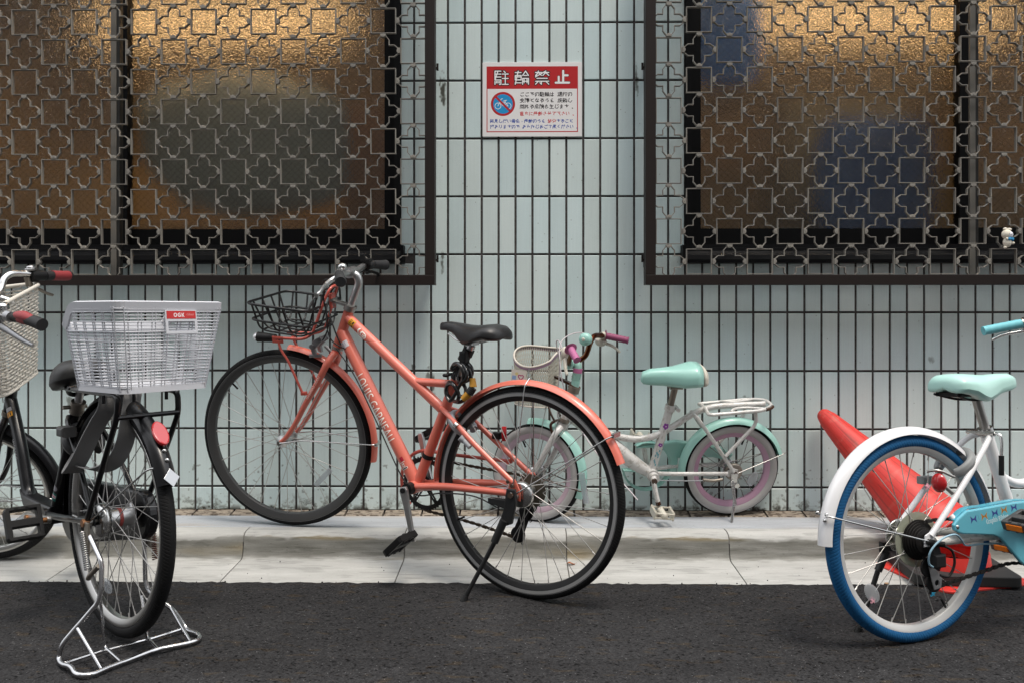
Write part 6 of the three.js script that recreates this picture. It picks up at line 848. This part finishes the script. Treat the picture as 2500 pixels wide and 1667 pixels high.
  add(b, 'rear_reflector', [(() => { const g = ball(1, 0, 0, 0, 0.014, 0.027, 0.022); g.rotateY(0.35); g.translate(0.078, 0.44, 0.035); return g; })()], M_redlens); add(b, 'reflector_mount', [bar(V(0.085, 0.44, 0.035), V(0.11, 0.41, 0.052), 0.006, 8), tubeS([V(0.06, 0.47, 0.01), V(0.08, 0.474, 0.03), V(0.12, 0.455, 0.05)], 0.004, 7)], M_steel);
  // chain guard with printed bows
  {
    const P = [[0.076, 0.33], [0.09, 0.345], [0.125, 0.366], [0.2, 0.37], [0.3, 0.376], [0.36, 0.376], [0.42, 0.37], [0.47, 0.345], [0.5, 0.3], [0.505, 0.25], [0.485, 0.2], [0.44, 0.172], [0.395, 0.168], [0.352, 0.182], [0.318, 0.206], [0.293, 0.232], [0.27, 0.256], [0.245, 0.28], [0.218, 0.291], [0.108, 0.303], [0.092, 0.308], [0.078, 0.316]];
    const g = plate(P, 0.012, 0.072, [circlePts(0.405, 0.267, 0.07, 36).reverse()], 0.004), p = g.attributes.position, u = g.attributes.uv; for (let i = 0; i < p.count; i++) u.setXY(i, (p.getX(i) - 0.07) / 0.44, (p.getY(i) - 0.16) / 0.22);
    const cgm = add(b, 'chain_guard', [g], paint([1, 1, 1], 0.42, { map: canvasTex(1024, 512, (c, w, h) => {
      c.fillStyle = '#62b3c6'; c.fillRect(0, 0, w, h); let q = 11; const Rn = () => ((q = (q * 16807) % 2147483647) / 2147483647); for (let k = 0; k < 900; k++) { c.fillStyle = Rn() > 0.5 ? 'rgba(140,205,218,0.25)' : 'rgba(60,130,150,0.18)'; c.fillRect(Rn() * w, Rn() * h, 1 + Rn() * 5, 1 + Rn() * 2); }
      const X = (x) => (x - 0.07) / 0.44 * w, Y = (y) => h - (y - 0.16) / 0.22 * h, bow = (x, y, s, col, edge) => { c.save(); c.translate(X(x), Y(y)); c.rotate(-0.12); c.fillStyle = edge; for (const d of [-1, 1]) { c.beginPath(); c.moveTo(0, 0); c.lineTo(d * s, -s * 0.95); c.lineTo(d * s * 0.8, 0); c.lineTo(d * s, s * 0.95); c.closePath(); c.fill(); } c.fillStyle = col; for (const d of [-1, 1]) { c.beginPath(); c.moveTo(d * s * 0.08, 0); c.lineTo(d * s * 0.88, -s * 0.75); c.lineTo(d * s * 0.68, 0); c.lineTo(d * s * 0.88, s * 0.75); c.closePath(); c.fill(); } c.fillStyle = col; c.fillRect(-s * 0.15, -s * 0.2, s * 0.3, s * 0.4); c.restore(); };
      [[0.147, 0.341, 0], [0.187, 0.346, 1], [0.227, 0.352, 0], [0.262, 0.358, 1], [0.3, 0.362, 0]].forEach(([x, y, o]) => bow(x, y, 27, o ? '#a8702a' : '#2c3f86', o ? '#c58f3e' : '#33478f'));
      c.fillStyle = '#d7e6ea'; c.font = 'bold 42px serif'; c.save(); c.translate(X(0.194), Y(0.3235)); c.rotate(-0.13); c.fillText('Graphis Ribbon', 0, 0, 200); c.restore();
      c.strokeStyle = 'rgba(40,90,105,0.5)'; c.lineWidth = 3; c.beginPath(); c.moveTo(X(0.163), Y(0.352)); c.lineTo(X(0.168), Y(0.338)); c.stroke(); }) }));
    add(cgm, 'guard_flange', [sweep(smooth([V(0.085, 0.342, 0.066), V(0.125, 0.367, 0.066), V(0.2, 0.372, 0.066), V(0.36, 0.377, 0.066), V(0.46, 0.35, 0.066)], 6), 1, 0, false, [[0.0015, 0.01], [-0.0015, 0.01], [-0.0015, -0.01], [0.0015, -0.01]])], Bl);
    add(cgm, 'guard_bolt', [ball(0.0065, 0.088, 0.324, 0.083, 1, 1, 0.5)], M_chrome);
  }
  const cr = add(b, 'crankset', [chainring(0.405, 0.267, 0.064, 0.078, 5, 0.2), turned([[0.07, 0.08], [0.082, 0.079], [0.0825, 0.075], [0.07, 0.074]], 40).translate(0.405, 0.267, 0)], M_chrome);
  add(cr, 'crank_arm', [bar(V(0.405, 0.267, 0.092), V(0.262, 0.335, 0.1), [0.0125, 0.0095], 10), disc(V(0.405, 0.267, 0.06), V(0.405, 0.267, 0.1), 0.014, 14)], M_steel); add(cr, 'crank_arm', [bar(V(0.405, 0.267, -0.08), V(0.548, 0.199, -0.09), [0.0125, 0.0095], 10)], M_steel);
  const ped = (x, y, z, t) => { const g = pedalGeo(0.085, 0.08, 0.026); g.rotateZ(t); g.translate(x, y, z); const p = add(b, 'pedal', [g], mat([0.1, 0.1, 0.1], 0.4, 0.5)); for (const s of [1, -1]) { const r = box(0.005, 0.016, 0.05, s * 0.0435, 0, 0, 0.001); r.rotateZ(t); r.translate(x, y, z); add(p, 'amber_reflector', r, M_amber); } };
  ped(0.262, 0.337, 0.15, 0.35); ped(0.548, 0.197, -0.145, 0.3);
  // gears, chain
  add(b, 'freewheel', [0.054, 0.05, 0.046, 0.041, 0.036, 0.031].map((q, k) => turned([[q + 0.0018, -0.0013], [q + 0.0018, 0.0013], [0.012, 0.0013], [0.012, -0.0013]], 36).translate(0, R, 0.03 + k * 0.0048)), mat([0.018, 0.016, 0.015], 0.55, 0.5));
  add(b, 'spoke_protector', [turned([[0.076, 0.0235], [0.076, 0.025], [0.03, 0.025], [0.03, 0.0235]], 48).translate(0, R, 0)], mat([0.5, 0.52, 0.42], 0.35, 0, { transmission: 0.5, thickness: 0 }));
  add(b, 'hub_drum', [turned([[0.01, -0.052], [0.04, -0.05], [0.046, -0.044], [0.046, -0.036], [0.02, -0.033]], 36).translate(0, R, 0)], M_chrome);
  add(b, 'chain', [chainGeo([V(0.34, 0.312, 0.05), V(0.2, 0.33, 0.05), V(0.06, 0.342, 0.05), V(0.0, 0.34, 0.05)]), chainGeo([V(0.4, 0.186, 0.05), V(0.313, 0.196, 0.05), V(0.2, 0.182, 0.05), V(0.05, 0.16, 0.05)])], mat([0.02, 0.018, 0.017], 0.6, 0.5));
  add(b, 'derailleur', [box(0.04, 0.036, 0.03, 0.018, 0.238, 0.075, 0.005), plate([[0.0, 0.285], [0.022, 0.28], [0.034, 0.235], [0.02, 0.21], [0.0, 0.23]], 0.012, 0.07), tubeS([V(0.03, 0.28, 0.08), V(0.062, 0.262, 0.086), V(0.066, 0.225, 0.088), V(0.045, 0.195, 0.086), V(0.018, 0.2, 0.085)], 0.0036, 7), ...[[0.012, 0.215], [0.03, 0.172]].map(([x, y]) => chainring(x, y, 0.05, 0.02, 3))], M_blackplastic);
  add(b, 'derailleur_cage', [plate([[0.002, 0.225], [0.02, 0.222], [0.048, 0.182], [0.044, 0.158], [0.02, 0.155], [0.012, 0.18]], 0.003, 0.058, [circlePts(0.03, 0.173, 0.009, 12).reverse()], 0.0006)], M_alloy);
  add(b, 'gear_cable', [tubeS([V(0.4, 0.245, 0.04), V(0.2, 0.263, 0.058), V(0.135, 0.267, 0.063), V(0.11, 0.285, 0.075), V(0.065, 0.308, 0.095), V(0.01, 0.3, 0.1), V(-0.025, 0.268, 0.095), V(-0.02, 0.235, 0.085), V(0.0, 0.222, 0.08)], 0.0028, 7)], mat([0.28, 0.45, 0.55], 0.45));
  add(b, 'axle_nut', [sweep([V(0.004, 0.287, 0.068), V(0.004, 0.287, 0.085)], 0.0095, 6), bar(V(0.004, 0.287, 0.078), V(0.03, 0.283, 0.092), 0.008, 10)], M_blackplastic);
  add(b, 'kickstand', [box(0.05, 0.03, 0.016, -0.01, 0.25, -0.078, 0.004), bar(V(-0.01, 0.235, -0.08), V(-0.038, 0.18, -0.088), 0.011, 10), bar(V(-0.038, 0.18, -0.088), V(-0.09, 0.012, -0.115), 0.0075, 10), bar(V(-0.088, 0.02, -0.114), V(-0.093, 0.005, -0.118), 0.011, 10)], mat([0.012, 0.012, 0.012], 0.5));
  // front end (beyond the picture)
  add(b, 'fork', st([bar(V(0.744, 0.6), V(0.752, 0.575), 0.018, 12), ...[1, -1].map((s) => sweep(smooth([V(0.749, 0.585, s * 0.016), V(0.765, 0.55, s * 0.048), V(0.8, 0.45, s * 0.054), V(0.86, 0.33, s * 0.055), V(0.9, 0.288, s * 0.055)], 6), (t) => 0.0135 - 0.005 * t, 12))]), W);
  add(b, 'stem', st([bar(V(0.708, 0.69), V(0.675, 0.78), 0.0125, 12), tubeS([V(0.675, 0.78), V(0.67, 0.8), V(0.7, 0.815), V(0.73, 0.815)], 0.012, 10)]), M_alloy);
  add(b, 'handlebar', [tubeS([V(0.735, 0.815, 0), V(0.745, 0.82, -0.04), V(0.775, 0.86, -0.09), V(0.785, 0.893, -0.15), V(0.765, 0.902, -0.2), V(0.728, 0.895, -0.222), V(0.63, 0.876, -0.262)], 0.011, 12), tubeS([V(0.735, 0.815, 0), V(0.745, 0.82, 0.04), V(0.775, 0.86, 0.09), V(0.785, 0.893, 0.15), V(0.765, 0.902, 0.2), V(0.728, 0.895, 0.222), V(0.63, 0.876, 0.262)], 0.011, 12)], M_alloy);
  for (const s of [1, -1]) { add(b, 'grip', [sweep(smooth([V(0.73, 0.8955, s * 0.2215), V(0.67, 0.884, s * 0.246), V(0.612, 0.8725, s * 0.27)], 10), (t) => 0.0152 + 0.0005 * Math.sin(t * 90), 16)], mat([0.16, 0.5, 0.56], 0.6)); add(b, 'brake_lever', [tubeS([V(0.742, 0.872, s * 0.215), V(0.71, 0.866, s * 0.228), V(0.67, 0.858, s * 0.246), V(0.638, 0.843, s * 0.26)], (t) => 0.0068 - 0.001 * t, 8), sweep([V(0.745, 0.9, s * 0.213), V(0.73, 0.8957, s * 0.221)], 0.0165, 12)], s > 0 ? M_alloy : M_chrome); add(b, 'shifter', [sweep([V(0.768, 0.902, s * 0.198), V(0.735, 0.897, s * 0.219)], 0.019, 12), box(0.03, 0.03, 0.03, 0.757, 0.88, s * 0.205, 0.006)], M_blackplastic); }
}

// ---------------------------------------------------------------- toppled cone
{
  const t = thing('traffic_cone', 'red traffic cone bent over against the wall from its black weighted base', 'traffic cone', [1.5, 0.004, 0.47]);
  const coneMap = tex(256, 256, (i, j) => { const d = sm(0.5, 0.75, fbm(i / 30, j / 18, 4)), s = sm(0.7, 0.78, fbm(i / 60, j / 3, 2)); const w = sm(0.66, 0.72, fbm(i / 5 + 60, j / 40, 3)) * 0.5; const v = 1 - d * 0.12 - s * 0.16; return [216 * v + d * 10, 54 * v + d * 26 + w * 40, 46 * v + d * 26 + w * 36]; });
  const C = mat([0.92, 0.92, 0.92], 0.5, 0, { map: coneMap }), D = mat([0.02, 0.02, 0.02], 0.75, 0, { bumpMap: scuff, bumpScale: 0.001 });
  // bent body: from the lower rim up to the tip by the wall
  const tip = V(1.198, 0.515, 0.052).sub(t.position), base = V(1.505, 0.12, 0.43).sub(t.position), ax = tip.clone().sub(base), P = [], L = ax.length(), n = 22;
  for (let i = 0; i <= n; i++) P.push(base.clone().addScaledVector(ax, i / n));
  add(t, 'cone_body', [sweep(P, (q) => (q > 0.975 ? 0.026 : 0.128 - 0.096 * q), 32), ball(0.0295, tip.x - ax.x / L * 0.012, tip.y - ax.y / L * 0.012, tip.z - ax.z / L * 0.012)], C);
  const sq = (h, r) => { const s = new THREE.Shape(); s.moveTo(-h + r, -h); s.lineTo(h - r, -h); s.quadraticCurveTo(h, -h, h, -h + r); s.lineTo(h, h - r); s.quadraticCurveTo(h, h, h - r, h); s.lineTo(-h + r, h); s.quadraticCurveTo(-h, h, -h, h - r); s.lineTo(-h, -h + r); s.quadraticCurveTo(-h, -h, -h + r, -h); return s; };
  const fl = sq(0.185, 0.05), wt = sq(0.172, 0.03); wt.holes.push(new THREE.Path().absarc(0, 0, 0.135, 0, 2 * Math.PI, true));
  const g1 = plate(fl, 0.008, 0, [], 0.002); g1.rotateX(-Math.PI / 2); g1.rotateY(0.3); g1.translate(0.0, 0.0, 0.012);
  add(t, 'base_flange', g1, C);
  const g2 = plate(wt, 0.034, 0, [], 0.003, 32); g2.rotateX(-Math.PI / 2); g2.rotateY(-0.08); g2.translate(-0.005, 0.009, 0.012);
  add(t, 'weight_plate', g2, D);
  add(t, 'base_collar', [turned([[0.135, 0.0], [0.125, 0.075], [0.119, 0.075], [0.129, 0.0]], 40).rotateX(-Math.PI / 2).translate(0, 0.01, 0.005)], C);
}
renderer.render(scene, camera);
